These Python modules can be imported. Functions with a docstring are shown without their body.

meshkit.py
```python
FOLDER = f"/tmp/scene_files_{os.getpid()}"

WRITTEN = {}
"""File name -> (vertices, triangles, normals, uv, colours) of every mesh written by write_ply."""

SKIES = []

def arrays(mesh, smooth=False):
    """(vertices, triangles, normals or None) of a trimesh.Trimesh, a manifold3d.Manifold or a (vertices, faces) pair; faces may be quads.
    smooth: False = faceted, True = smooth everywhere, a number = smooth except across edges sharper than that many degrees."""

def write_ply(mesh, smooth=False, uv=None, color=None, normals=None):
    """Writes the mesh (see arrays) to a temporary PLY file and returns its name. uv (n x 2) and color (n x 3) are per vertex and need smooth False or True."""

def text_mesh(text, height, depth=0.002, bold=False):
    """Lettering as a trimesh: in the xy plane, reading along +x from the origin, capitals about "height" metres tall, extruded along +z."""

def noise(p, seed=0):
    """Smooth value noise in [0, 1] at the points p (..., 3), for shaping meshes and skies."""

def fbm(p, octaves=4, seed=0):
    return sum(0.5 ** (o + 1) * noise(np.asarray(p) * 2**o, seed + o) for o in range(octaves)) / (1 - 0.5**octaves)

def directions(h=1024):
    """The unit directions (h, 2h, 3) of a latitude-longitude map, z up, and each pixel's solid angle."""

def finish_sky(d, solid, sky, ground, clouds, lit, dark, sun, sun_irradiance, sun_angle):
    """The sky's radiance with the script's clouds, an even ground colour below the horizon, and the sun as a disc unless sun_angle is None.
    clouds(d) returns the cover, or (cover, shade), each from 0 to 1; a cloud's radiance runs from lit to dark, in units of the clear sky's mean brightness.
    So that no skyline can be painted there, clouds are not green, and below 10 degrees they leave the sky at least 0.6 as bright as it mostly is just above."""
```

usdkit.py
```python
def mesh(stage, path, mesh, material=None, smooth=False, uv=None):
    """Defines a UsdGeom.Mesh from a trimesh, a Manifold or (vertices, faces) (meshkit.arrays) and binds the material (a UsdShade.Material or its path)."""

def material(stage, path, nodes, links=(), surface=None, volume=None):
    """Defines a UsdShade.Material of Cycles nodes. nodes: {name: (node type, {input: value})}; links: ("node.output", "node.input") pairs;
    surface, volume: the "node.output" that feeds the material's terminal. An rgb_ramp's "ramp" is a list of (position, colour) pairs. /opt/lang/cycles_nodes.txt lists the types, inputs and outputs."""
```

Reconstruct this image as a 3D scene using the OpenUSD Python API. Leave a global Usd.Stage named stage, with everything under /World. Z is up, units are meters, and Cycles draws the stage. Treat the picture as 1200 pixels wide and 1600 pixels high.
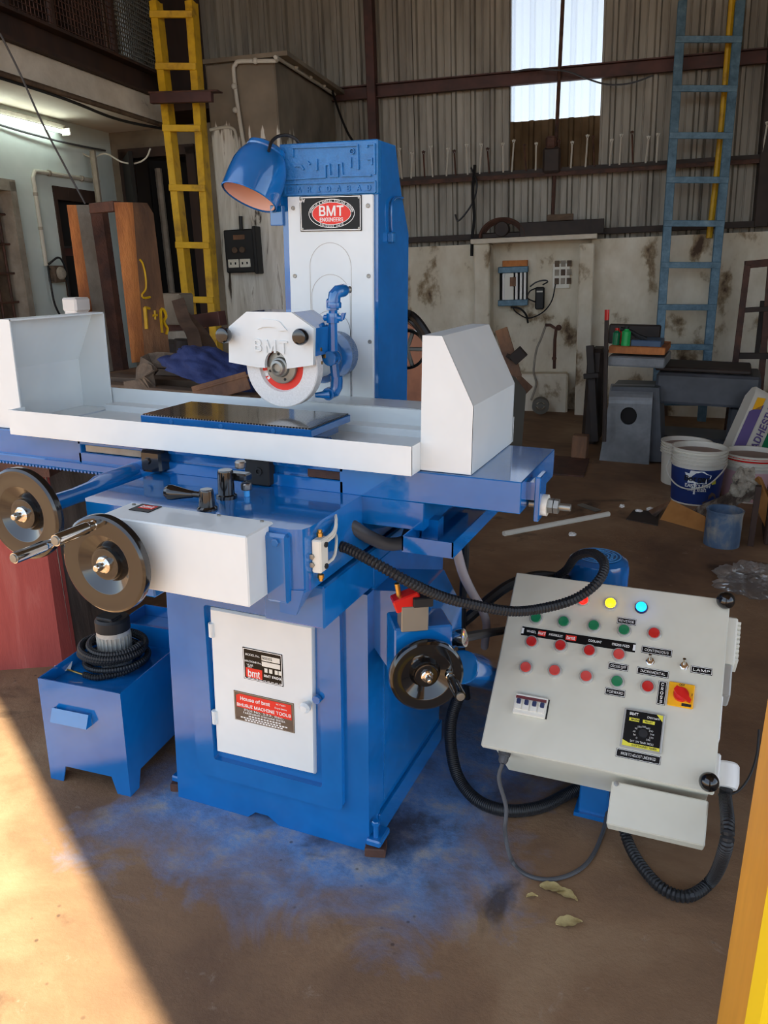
import math, random
import numpy as np, trimesh, usdkit, meshkit
import shapely.geometry as sg
from shapely import affinity
from pxr import Usd, UsdGeom, UsdLux, UsdShade, Gf, Sdf

random.seed(7)
RNG = np.random.default_rng(7)
stage = Usd.Stage.CreateInMemory()
UsdGeom.SetStageUpAxis(stage, UsdGeom.Tokens.z)
UsdGeom.SetStageMetersPerUnit(stage, 1.0)
UsdGeom.Xform.Define(stage, '/World')

# ---------------------------------------------------------------- camera
PITCH, ROLL, YAW = math.radians(17.08), math.radians(-.12), math.radians(-22.5)
def cam_axes():
    cy, sy, cp, sp = math.cos(YAW), math.sin(YAW), math.cos(PITCH), math.sin(PITCH)
    f = np.array([sy * cp, cy * cp, -sp]); r0 = np.array([cy, -sy, 0.]); d0 = np.cross(f, r0)
    c, s = math.cos(ROLL), math.sin(ROLL)
    return c * r0 + s * d0, s * r0 - c * d0, -f          # right, up, back
cam = UsdGeom.Camera.Define(stage, '/World/camera')
cam.CreateHorizontalApertureAttr(24.0)
cam.CreateFocalLengthAttr(24.0 * 1280 / 1200)
cam.CreateClippingRangeAttr(Gf.Vec2f(0.05, 2000))
_m = np.eye(4)
for _i, _a in enumerate(cam_axes()):
    _m[_i, :3] = _a
_m[3, :3] = (0, 0, 1.5)
cam.AddTransformOp().Set(Gf.Matrix4d(_m.tolist()))
cam.CreateExposureAttr(0.66)

# ---------------------------------------------------------------- daylight
SUN_DIR = np.array([.2, .3, -.93]); SUN_DIR /= np.linalg.norm(SUN_DIR)
SUN_EL = math.asin(-SUN_DIR[2])
_sky = usdkit.material(stage, '/World/Looks/sky', {
    's': ('sky_texture', {'sky_type': 'multiple_scattering', 'sun_disc': False, 'sun_elevation': SUN_EL,
                          'sun_rotation': math.atan2(-SUN_DIR[0], -SUN_DIR[1]), 'aerosol_density': 2.2}),
    'h': ('mix', {'fac': .5, 'color2': (6.0,5.7,5.1)}), 'b': ('background_shader', {'strength': 0.15})}, [('s.color', 'h.color1'), ('h.color', 'b.color')], surface='b.background')
dome = UsdLux.DomeLight.Define(stage, '/World/sky')
dome.CreateIntensityAttr(1.0)
UsdShade.MaterialBindingAPI.Apply(dome.GetPrim()).Bind(_sky)
sun = UsdLux.DistantLight.Define(stage, '/World/sun')
sun.CreateIntensityAttr(2.4)
sun.CreateAngleAttr(0.6)
sun.CreateNormalizeAttr(True)
sun.CreateColorAttr(Gf.Vec3f(1.0, .90, .68))
_q = Gf.Rotation(Gf.Vec3d(0, 0, -1), Gf.Vec3d(*SUN_DIR.tolist()))
sun.AddTransformOp().Set(Gf.Matrix4d().SetRotate(_q))

# ---------------------------------------------------------------- scene tree helpers
_used = {}
def numbered(parent, name):
    k = (parent, name); _used[k] = _used.get(k, -1) + 1
    return name if _used[k] == 0 else '%s_%03d' % (name, _used[k])

class Node:
    def __init__(self, path, origin):
        self.path, self.origin = path, np.asarray(origin, float)
    def part(self, name, mesh, mat, label=None, smooth=30, kind=None):
        p = self.path + '/' + numbered(self.path, name)
        v, f = mesh.vertices - self.origin, mesh.faces
        m = usdkit.mesh(stage, p, trimesh.Trimesh(v, f, process=False), MATS[mat], smooth=smooth)
        if label: m.GetPrim().SetCustomDataByKey('label', label)
        if kind: m.GetPrim().SetCustomDataByKey('kind', kind)
        return Node(p, self.origin)

def _tag(prim, label, cat, group, kind=None):
    if label: prim.SetCustomDataByKey('label', label)
    if cat: prim.SetCustomDataByKey('category', cat)
    if group: prim.SetCustomDataByKey('group', group)
    if kind: prim.SetCustomDataByKey('kind', kind)

def thing(name, label, cat, at=(0, 0, 0), group=None, kind=None):
    p = '/World/' + numbered('/World', name)
    x = UsdGeom.Xform.Define(stage, p); x.AddTranslateOp().Set(Gf.Vec3d(*map(float, at)))
    _tag(x.GetPrim(), label, cat, group, kind)
    return Node(p, at)

def solo(name, label, cat, mesh, mat, group=None, kind=None, smooth=30):
    b = mesh.bounds; at = np.array([(b[0][0] + b[1][0]) / 2, (b[0][1] + b[1][1]) / 2, b[0][2]])
    p = '/World/' + numbered('/World', name)
    m = usdkit.mesh(stage, p, trimesh.Trimesh(mesh.vertices - at, mesh.faces, process=False), MATS[mat], smooth=smooth)
    m.AddTranslateOp().Set(Gf.Vec3d(*at.tolist()))
    _tag(m.GetPrim(), label, cat, group, kind)
    return Node(p, at)

def struct(name, mesh, mat, label=None, smooth=30):
    p = '/World/' + numbered('/World', name)
    m = usdkit.mesh(stage, p, mesh, MATS[mat], smooth=smooth)
    _tag(m.GetPrim(), label, None, None, 'structure')
    return Node(p, (0, 0, 0))

# ---------------------------------------------------------------- shape helpers
A = lambda *a: np.array(a, float)
def unit(v):
    v = np.asarray(v, float); return v / np.linalg.norm(v)
def cat(*ms):
    ms = [m for g in ms for m in (g if isinstance(g, (list, tuple)) else [g])]
    return trimesh.util.concatenate(ms)
def hull(pts):
    return trimesh.convex.convex_hull(np.asarray(pts, float))
def obox(c, ax, size, b=0.0):
    """Box about c with axes ax (3 rows), full sizes, chamfer b."""
    c = np.asarray(c, float); ax = np.asarray(ax, float); h = np.asarray(size, float) / 2
    pts = []
    for s in np.ndindex(2, 2, 2):
        s = np.array(s) * 2 - 1
        if b <= 0: pts.append(s * h)
        else:
            for k in range(3):
                q = h - b; q = q.copy(); q[k] = h[k]; pts.append(s * q)
    return hull(c + np.array(pts) @ ax)
def box(x0, x1, y0, y1, z0, z1, b=0.0):
    return obox(((x0 + x1) / 2, (y0 + y1) / 2, (z0 + z1) / 2), np.eye(3), (abs(x1 - x0), abs(y1 - y0), abs(z1 - z0)), b)
def frame_of(axis, up=None):
    w = unit(axis); up = A(0, 0, 1) if up is None else np.asarray(up, float)
    if abs(w @ unit(up)) > .98: up = A(1, 0, 0)
    u = unit(np.cross(up, w)); return u, np.cross(w, u), w
def lathe(profile, o, axis, n=28, up=None):
    """profile: (radius, height along axis)."""
    u, v, w = frame_of(axis, up); o = np.asarray(o, float)
    pr = np.asarray(profile, float); t = np.arange(n) * 2 * np.pi / n
    ring = np.cos(t)[:, None] * u + np.sin(t)[:, None] * v
    V = (o + pr[:, 1][:, None, None] * w + pr[:, 0][:, None, None] * ring[None]).reshape(-1, 3)
    F = []
    for i in range(len(pr) - 1):
        a = i * n + np.arange(n); b = i * n + (np.arange(n) + 1) % n
        F.append(np.stack([a, b, b + n], 1)); F.append(np.stack([a, b + n, a + n], 1))
    m = trimesh.Trimesh(V, np.vstack(F), process=False)
    m.merge_vertices(); m.update_faces(m.nondegenerate_faces()); return m
def cyl(p0, p1, r0, r1=None, n=20, b=None):
    p0, p1 = np.asarray(p0, float), np.asarray(p1, float); L = np.linalg.norm(p1 - p0); r1 = r0 if r1 is None else r1
    b = min(r0, r1, L) * .08 if b is None else b
    return lathe([(0, 0), (r0 - b, 0), (r0, b), (r1, L - b), (r1 - b, L), (0, L)], p0, p1 - p0, n)
def ball(c, r, n=2, s=(1, 1, 1)):
    m = trimesh.creation.icosphere(n, 1.0); m.apply_scale(np.asarray(s, float) * r); m.apply_translation(c); return m
def smooth_path(pts, step=0.01, closed=False):
    P = np.asarray(pts, float)
    if len(P) > 2:
        Q = np.vstack([2 * P[0] - P[1], P, 2 * P[-1] - P[-2]]) if not closed else np.vstack([P[-1], P, P[0], P[1]])
        out = []
        for i in range(1, len(Q) - 2):
            a, b, c, d = Q[i - 1:i + 3]
            t = np.linspace(0, 1, 14, endpoint=False)[:, None]
            out.append(.5 * (2 * b + (c - a) * t + (2 * a - 5 * b + 4 * c - d) * t ** 2 + (3 * b - a - 3 * c + d) * t ** 3))
        P = np.vstack(out + [Q[-2][None]])
    s = np.r_[0, np.cumsum(np.linalg.norm(np.diff(P, axis=0), axis=1))]
    k = max(2, int(s[-1] / step) + 1); t = np.linspace(0, s[-1], k)
    return np.stack([np.interp(t, s, P[:, i]) for i in range(3)], 1)
def tube(pts, r, n=8, step=0.012, smooth=True, ridge=0.0, pitch=0.006):
    P = smooth_path(pts, pitch / 3 if ridge else step) if smooth else np.asarray(pts, float)
    T = np.gradient(P, axis=0); T /= np.linalg.norm(T, axis=1)[:, None]
    u = unit(np.cross(T[0], A(0, 0, 1) if abs(T[0][2]) < .9 else A(1, 0, 0))); t = np.arange(n) * 2 * np.pi / n
    V = []
    for i in range(len(P)):
        u = unit(u - T[i] * (u @ T[i])); v = np.cross(T[i], u)
        rr = r * (1 - ridge * (1 if i % 3 == 0 else 0)) if np.isscalar(r) else np.interp(i / (len(P) - 1), np.linspace(0, 1, len(r)), r)
        V.append(P[i] + rr * (np.cos(t)[:, None] * u + np.sin(t)[:, None] * v))
    k = len(P); V = np.vstack(V + [P[:1], P[-1:]]); F = []
    a = (np.arange(k - 1)[:, None] * n + np.arange(n)).ravel(); b = (np.arange(k - 1)[:, None] * n + (np.arange(n) + 1) % n).ravel()
    F += [np.stack([a, b, b + n], 1), np.stack([a, b + n, a + n], 1)]
    j = np.arange(n); F += [np.stack([np.full(n, k * n), (j + 1) % n, j], 1), np.stack([np.full(n, k * n + 1), (k - 1) * n + j, (k - 1) * n + (j + 1) % n], 1)]
    return trimesh.Trimesh(V, np.vstack(F), process=False)
def prism(poly, o, u, v, d, holes=()):
    """2-D polygon in the (u, v) plane at o, extruded by d along u x v."""
    g = poly if hasattr(poly, 'exterior') or hasattr(poly, 'geoms') else sg.Polygon(poly, holes)
    m = cat([trimesh.creation.extrude_polygon(q, 1.0, engine='earcut') for q in getattr(g, 'geoms', [g])])
    u, v = np.asarray(u, float), np.asarray(v, float); w = np.cross(u, v)
    V = np.asarray(o, float) + m.vertices[:, :1] * u + m.vertices[:, 1:2] * v + m.vertices[:, 2:3] * d * w
    m = trimesh.Trimesh(V, m.faces, process=False)
    if d < 0: m.invert()
    return m
def stroke(pts, w):
    return sg.LineString(pts).buffer(w / 2, cap_style=2, join_style=2)
def text(s, o, u, v, h, depth=.0006, bold=False, center=True, width=None):
    m = meshkit.text_mesh(s, h, depth, bold); u, v = unit(u), unit(v); w = np.cross(u, v)
    V = m.vertices.copy()
    if width: V[:, 0] *= width / np.ptp(V[:, 0])
    if center: V[:, 0] -= (V[:, 0].min() + V[:, 0].max()) / 2; V[:, 1] -= h / 2
    return trimesh.Trimesh(np.asarray(o, float) + V[:, :1] * u + V[:, 1:2] * v + V[:, 2:3] * w, m.faces, process=False)
def ellipse(a, b, n=40, c=(0, 0)):
    t = np.arange(n) * 2 * np.pi / n
    return sg.Polygon(np.stack([c[0] + a * np.cos(t), c[1] + b * np.sin(t)], 1))
def rrect(w, h, r=.002, c=(0, 0)):
    return sg.box(c[0] - w / 2 + r, c[1] - h / 2 + r, c[0] + w / 2 - r, c[1] + h / 2 - r).buffer(r, 4)
def bolt(o, axis, r=.008, h=.006):
    return lathe([(0, 0), (r, 0), (r, h * .8), (r * .85, h), (0, h)], o, axis, 6)

# the shed's own frame (it stands a little skew to the machine): u along the back wall, n away from us, v up
BO = A(*(-0.0055, 0.1093, 0)); BU, BN, BV = A(*(0.986642, 0.157858, 0.040236)), A(*(-0.157986, 0.987441, 0.000000)), A(*(-0.039731, -0.006357, 0.999190))
BM = np.array([BU, BN, BV])
def fb(q): return BO + np.asarray(q, float) @ BM
def bt(m):
    return trimesh.Trimesh(BO + m.vertices @ BM, m.faces, process=False)
def bbox(u0, u1, n0, n1, v0, v1, b=0.0): return bt(box(u0, u1, n0, n1, v0, v1, b))

# ---------------------------------------------------------------- materials
MATS = {}
def lin(c):
    c = np.asarray(c, float) / 255; return tuple(np.where(c <= .04045, c / 12.92, ((c + .055) / 1.055) ** 2.4))
def plain(name, rgb, rough=.5, metal=0., coat=0., spec=.5, emis=None, strength=0., extra=None):
    p = {'base_color': lin(rgb), 'roughness': rough, 'metallic': metal, 'coat_weight': coat, 'coat_roughness': .04, 'specular_ior_level': spec}
    if emis: p |= {'emission_color': lin(emis), 'emission_strength': strength}
    MATS[name] = usdkit.material(stage, '/World/Looks/' + name, {'p': ('principled_bsdf', p | (extra or {}))}, surface='p.BSDF')
def grunge(name, stops, scale=6., rough=.6, metal=0., coat=0., bump=.0, stretch=(1, 1, 1), detail=6., distortion=.3, roughvar=0., bscale=None, spec=.5, space='pos'):
    """Patchy surface: a noise in world space runs through colour stops (position, sRGB)."""
    N = {'g': ('geometry', {}), 'm': ('mapping', {'scale': stretch}),
         'n': ('noise_texture', {'scale': scale, 'detail': detail, 'roughness': .6, 'distortion': distortion}),
         'r': ('rgb_ramp', {'ramp': [(p, lin(c)) for p, c in stops]}),
         'p': ('principled_bsdf', {'roughness': rough, 'metallic': metal, 'coat_weight': coat, 'coat_roughness': .05, 'specular_ior_level': spec})}
    L = [('g.position', 'm.vector'), ('m.vector', 'n.vector'), ('n.fac', 'r.fac'), ('r.color', 'p.base_color')]
    if bump:
        N['n2'] = ('noise_texture', {'scale': bscale or scale * 4, 'detail': 5., 'roughness': .6})
        N['b'] = ('bump', {'strength': bump, 'distance': .01})
        L += [('m.vector', 'n2.vector'), ('n2.fac', 'b.height'), ('b.normal', 'p.normal')]
    if roughvar:
        N['mr'] = ('map_range', {'from_min': .3, 'from_max': .7, 'to_min': max(rough - roughvar, .02), 'to_max': min(rough + roughvar, 1.)})
        L += [('n.fac', 'mr.value'), ('mr.result', 'p.roughness')]
    MATS[name] = usdkit.material(stage, '/World/Looks/' + name, N, L, surface='p.BSDF')

grunge('blue_paint', [(.3, (6, 91, 156)), (.7, (11, 103, 172))], 5., .16, coat=1., bump=.045, bscale=9., roughvar=.04)
grunge('blue_cast', [(.3, (14, 98, 160)), (.7, (34, 118, 184))], 40., .38, coat=.25, bump=.35, bscale=90.)
plain('light_blue', (70, 160, 225), .3, coat=.4)
grunge('white_paint', [(.35, (216, 221, 220)), (.7, (226, 230, 228))], 4., .34, coat=.2, bump=.03, bscale=25.)
grunge('cabinet_paint', [(.3, (200, 196, 178)), (.7, (211, 207, 190))], 5., .4, coat=.1)
plain('black_gloss', (10, 9, 9), .12, coat=.6)
grunge('black_enamel', [(.3, (12, 10, 9)), (.7, (22, 18, 15))], 8., .13, coat=.7, bump=.03, bscale=20.)
plain('black_matte', (18, 18, 19), .6)
plain('black_plate', (12, 11, 10), .35, spec=.25)
plain('rubber', (20, 20, 22), .48)
plain('grey_rubber', (72, 72, 74), .5)
plain('chrome', (225, 222, 215), .12, 1.0)
grunge('steel', [(.3, (120, 117, 112)), (.7, (165, 160, 152))], 30., .32, 1.0, bump=.05)
plain('dull_steel', (150, 148, 140), .45, .9)
plain('aluminium', (186, 184, 176), .42, .35)
plain('brass', (205, 165, 90), .3, 1.0)
plain('red_enamel', (205, 20, 14), .3, coat=.4)
plain('red_label', (225, 45, 28), .5)
plain('white_print', (236, 234, 228), .5)
plain('yellow_plastic', (245, 175, 10), .35, coat=.2)
plain('yellow_print', (225, 215, 60), .5)
plain('red_button', (190, 28, 24), .35, coat=.3)
plain('red_button_pale', (205, 66, 58), .4, coat=.2)
plain('green_button', (18, 118, 74), .35, coat=.3)
plain('grey_ring', (178, 176, 170), .35, .3)
plain('lamp_red', (255, 30, 10), .3, emis=(255, 16, 4), strength=1.6)
plain('lamp_yellow', (255, 190, 10), .3, emis=(255, 196, 10), strength=5.)
plain('lamp_blue', (30, 120, 255), .3, emis=(8, 110, 255), strength=5.)
plain('navy_plastic', (30, 42, 84), .4)
plain('maroon_plastic', (110, 40, 44), .4)
plain('cream_plastic', (226, 222, 208), .4)
grunge('wheel_grit', [(.3, (218, 216, 212)), (.7, (234, 232, 229))], 180., .85, bump=.2, bscale=400.)
plain('shade_lining', (238, 190, 170), .55)
plain('tube_glow', (255, 255, 250), .5, emis=(236, 255, 246), strength=8.0)

# ---------------------------------------------------------------- surfaces of the shed
def floor_material():
    N = {'g': ('geometry', {}), 's': ('separate_xyz', {}),
         'n1': ('noise_texture', {'scale': 1.3, 'detail': 8., 'roughness': .62, 'distortion': .4}),
         'r1': ('rgb_ramp', {'ramp': [(.30, lin((100, 75, 57))), (.5, lin((132, 102, 75))), (.68, lin((160, 132, 101)))]}),
         # blue overspray that lies round the foot of the machine: distance from the base's plan, broken up by noise
         'ax': ('math', {'math_type': 'add', 'value2': 0.95}), 'abx': ('math', {'math_type': 'absolute'}), 'dx': ('math', {'math_type': 'subtract', 'value2': .38}), 'mx': ('math', {'math_type': 'maximum', 'value2': 0.}),
         'ay': ('math', {'math_type': 'subtract', 'value2': 2.03}), 'aby': ('math', {'math_type': 'absolute'}), 'dy': ('math', {'math_type': 'subtract', 'value2': .45}), 'my': ('math', {'math_type': 'maximum', 'value2': 0.}),
         'c': ('combine_xyz', {'z': 0.}), 'len': ('vector_math', {'math_type': 'length'}),
         'n2': ('noise_texture', {'scale': 4.2, 'detail': 7., 'roughness': .65, 'distortion': .6}),
         'k': ('math', {'math_type': 'multiply_add', 'value2': .62, 'value3': -.31}), 'dd': ('math', {'math_type': 'add'}),
         'mr': ('map_range', {'from_min': .0, 'from_max': .24, 'to_min': .92, 'to_max': 0., 'clamp': True}),
         'nb': ('noise_texture', {'scale': 9., 'detail': 6., 'roughness': .7}),
         'rb': ('rgb_ramp', {'ramp': [(.35, lin((84, 108, 138))), (.5, lin((94, 134, 182))), (.66, lin((150, 152, 156)))]}),
         'mixb': ('mix', {}),
         # oil stains and small dark drops
         'n3': ('noise_texture', {'scale': 1.9, 'detail': 5., 'roughness': .6, 'distortion': .8}),
         'ro': ('rgb_ramp', {'ramp': [(.60, (0, 0, 0)), (.70, (.75, .75, .75))]}), 'mixo': ('mix', {'color2': lin((44, 32, 26))}),
         'vo': ('voronoi_texture', {'scale': 16., 'randomness': 1.}), 'rv': ('rgb_ramp', {'ramp': [(.05, (.6, .6, .6)), (.10, (0, 0, 0))]}),
         'n5': ('noise_texture', {'scale': 1.7, 'detail': 2.}), 'r5': ('rgb_ramp', {'ramp': [(.52, (0, 0, 0)), (.6, (1, 1, 1))]}), 'mm': ('mix', {'mix_type': 'multiply', 'fac': 1.}), 'mixv': ('mix', {'color2': lin((40, 32, 30))}),
         # pale scuffs
         'n4': ('noise_texture', {'scale': 7., 'detail': 9., 'roughness': .75, 'distortion': 1.2}),
         'rs': ('rgb_ramp', {'ramp': [(.62, (0, 0, 0)), (.74, (.55, .55, .55))]}), 'mixs': ('mix', {'color2': lin((176, 160, 142))}),
         # two old oil stains
         'o1': ('vector_math', {'math_type': 'distance', 'vector2': (-0.7266, 1.741, -0)}), 'o2': ('vector_math', {'math_type': 'distance', 'vector2': (-0.1685, 2.224, 0)}), 'om': ('math', {'math_type': 'minimum'}), 'oa': ('math', {'math_type': 'add'}),
         'on': ('noise_texture', {'scale': 9., 'detail': 6., 'roughness': .65}), 'ok': ('math', {'math_type': 'multiply_add', 'value2': .34, 'value3': -.17}), 'or': ('map_range', {'from_min': .05, 'from_max': .19, 'to_min': .78, 'to_max': 0., 'clamp': True}), 'mixq': ('mix', {'color2': lin((48, 37, 33))}),
         'n6': ('noise_texture', {'scale': 38., 'detail': 6., 'roughness': .7}), 'b': ('bump', {'strength': .28, 'distance': .012}),
         'p': ('principled_bsdf', {'roughness': .72, 'specular_ior_level': .35})}
    L = [('g.position', 's.vector'), ('g.position', 'n1.vector'), ('n1.fac', 'r1.fac'),
         ('s.x', 'ax.value1'), ('ax.value', 'abx.value1'), ('abx.value', 'dx.value1'), ('dx.value', 'mx.value1'),
         ('s.y', 'ay.value1'), ('ay.value', 'aby.value1'), ('aby.value', 'dy.value1'), ('dy.value', 'my.value1'),
         ('mx.value', 'c.x'), ('my.value', 'c.y'), ('c.vector', 'len.vector1'), ('g.position', 'n2.vector'), ('n2.fac', 'k.value1'),
         ('len.value', 'dd.value1'), ('k.value', 'dd.value2'), ('dd.value', 'mr.value'), ('g.position', 'nb.vector'), ('nb.fac', 'rb.fac'),
         ('mr.result', 'mixb.fac'), ('r1.color', 'mixb.color1'), ('rb.color', 'mixb.color2'),
         ('g.position', 'n3.vector'), ('n3.fac', 'ro.fac'), ('ro.color', 'mixo.fac'), ('mixb.color', 'mixo.color1'),
         ('g.position', 'vo.vector'), ('vo.distance', 'rv.fac'), ('g.position', 'n5.vector'), ('n5.fac', 'r5.fac'), ('rv.color', 'mm.color1'), ('r5.color', 'mm.color2'),
         ('mm.color', 'mixv.fac'), ('mixo.color', 'mixv.color1'),
         ('g.position', 'n4.vector'), ('n4.fac', 'rs.fac'), ('rs.color', 'mixs.fac'), ('g.position', 'o1.vector1'), ('g.position', 'o2.vector1'), ('o1.value', 'om.value1'), ('o2.value', 'om.value2'), ('g.position', 'on.vector'), ('on.fac', 'ok.value1'), ('om.value', 'oa.value1'), ('ok.value', 'oa.value2'), ('oa.value', 'or.value'), ('or.result', 'mixq.fac'), ('mixv.color', 'mixq.color1'), ('mixq.color', 'mixs.color1'), ('mixs.color', 'p.base_color'),
         ('g.position', 'n6.vector'), ('n6.fac', 'b.height'), ('b.normal', 'p.normal')]
    MATS['floor_earth'] = usdkit.material(stage, '/World/Looks/floor_earth', N, L, surface='p.BSDF')
floor_material()
grunge('plaster_dirty', [(.32, (84, 64, 48)), (.385, (158, 138, 110)), (.45, (214, 202, 178)), (.75, (238, 230, 212))], 3.4, .85, bump=.5, bscale=16., detail=10., distortion=.15, stretch=(1, 1, .7))
grunge('plaster_peeling', [(.34, (64, 54, 44)), (.40, (206, 200, 186)), (.62, (236, 232, 222)), (.68, (170, 160, 144))], 5.5, .8, bump=.4, stretch=(2.2, 2.2, .28), detail=9., distortion=1.)
grunge('concrete_grey', [(.3, (104, 94, 80)), (.7, (144, 132, 114))], 2.5, .85, bump=.3, bscale=30.)
grunge('wall_green_white', [(.3, (196, 206, 200)), (.7, (220, 228, 222))], 1.8, .75, bump=.08, bscale=30.)
grunge('ceiling_paint', [(.3, (206, 190, 172)), (.7, (224, 212, 196))], 2., .8)
grunge('fascia_paint', [(.30, (96, 78, 62)), (.37, (206, 194, 174)), (.7, (232, 222, 204))], 3.2, .8, bump=.3, stretch=(1, 1, 1.6), detail=8.)
grunge('sheet_metal', [(.3, (112, 106, 96)), (.5, (140, 134, 122)), (.72, (162, 156, 144))], 2.2, .5, .25, bump=.06, stretch=(3, 3, .35), detail=7., bscale=9.)
grunge('roof_sheet', [(.3, (110, 104, 94)), (.7, (140, 132, 120))], 2., .6, .1)
grunge('red_oxide', [(.3, (58, 34, 30)), (.7, (92, 52, 44))], 5., .6, bump=.2)
grunge('dark_oxide', [(.3, (34, 26, 22)), (.7, (60, 46, 38))], 5., .65, bump=.2)
grunge('dark_wood', [(.3, (40, 26, 20)), (.7, (66, 42, 30))], 6., .7, bump=.2, stretch=(1, 1, .3))
grunge('old_wood', [(.3, (72, 56, 44)), (.7, (116, 96, 76))], 9., .75, bump=.3, stretch=(.4, 1, 1))
grunge('pale_frame', [(.3, (130, 120, 106)), (.7, (166, 156, 140))], 8., .7, bump=.2)
grunge('rust_orange', [(.25, (96, 58, 40)), (.42, (160, 96, 54)), (.6, (204, 128, 68)), (.8, (216, 150, 90))], 5., .8, bump=.4, bscale=50., stretch=(1, 1, .4), detail=9.)
grunge('rust_brown', [(.3, (78, 56, 44)), (.5, (118, 84, 60)), (.7, (160, 112, 76))], 5., .7, bump=.4, bscale=40., stretch=(1, 1, .5), detail=9.)
grunge('rust_dark', [(.3, (52, 34, 28)), (.7, (96, 60, 44))], 9., .7, bump=.4)
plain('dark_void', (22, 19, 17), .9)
plain('conduit_white', (196, 190, 176), .5)
MATS['clear_sheet'] = usdkit.material(stage, '/World/Looks/clear_sheet', {
    't': ('translucent_bsdf', {'color': lin((250, 250, 250))}), 'q': ('transparent_bsdf', {'color': lin((245, 245, 245))}),
    'x': ('mix_closure', {'fac': .6})}, [('t.BSDF', 'x.closure1'), ('q.BSDF', 'x.closure2')], surface='x.closure')
MATS['dirty_clear_sheet'] = usdkit.material(stage, '/World/Looks/dirty_clear_sheet', {
    'g': ('geometry', {}), 'n': ('noise_texture', {'scale': 4., 'detail': 8.}), 'r': ('rgb_ramp', {'ramp': [(.3, lin((92, 74, 54))), (.7, lin((126, 106, 82)))]}),
    't': ('translucent_bsdf', {'color': lin((120, 96, 66))}), 'd': ('diffuse_bsdf', {}), 'x': ('mix_closure', {'fac': .8})},
    [('g.position', 'n.vector'), ('n.fac', 'r.fac'), ('r.color', 'd.color'), ('t.BSDF', 'x.closure1'), ('d.BSDF', 'x.closure2')], surface='x.closure')

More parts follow.
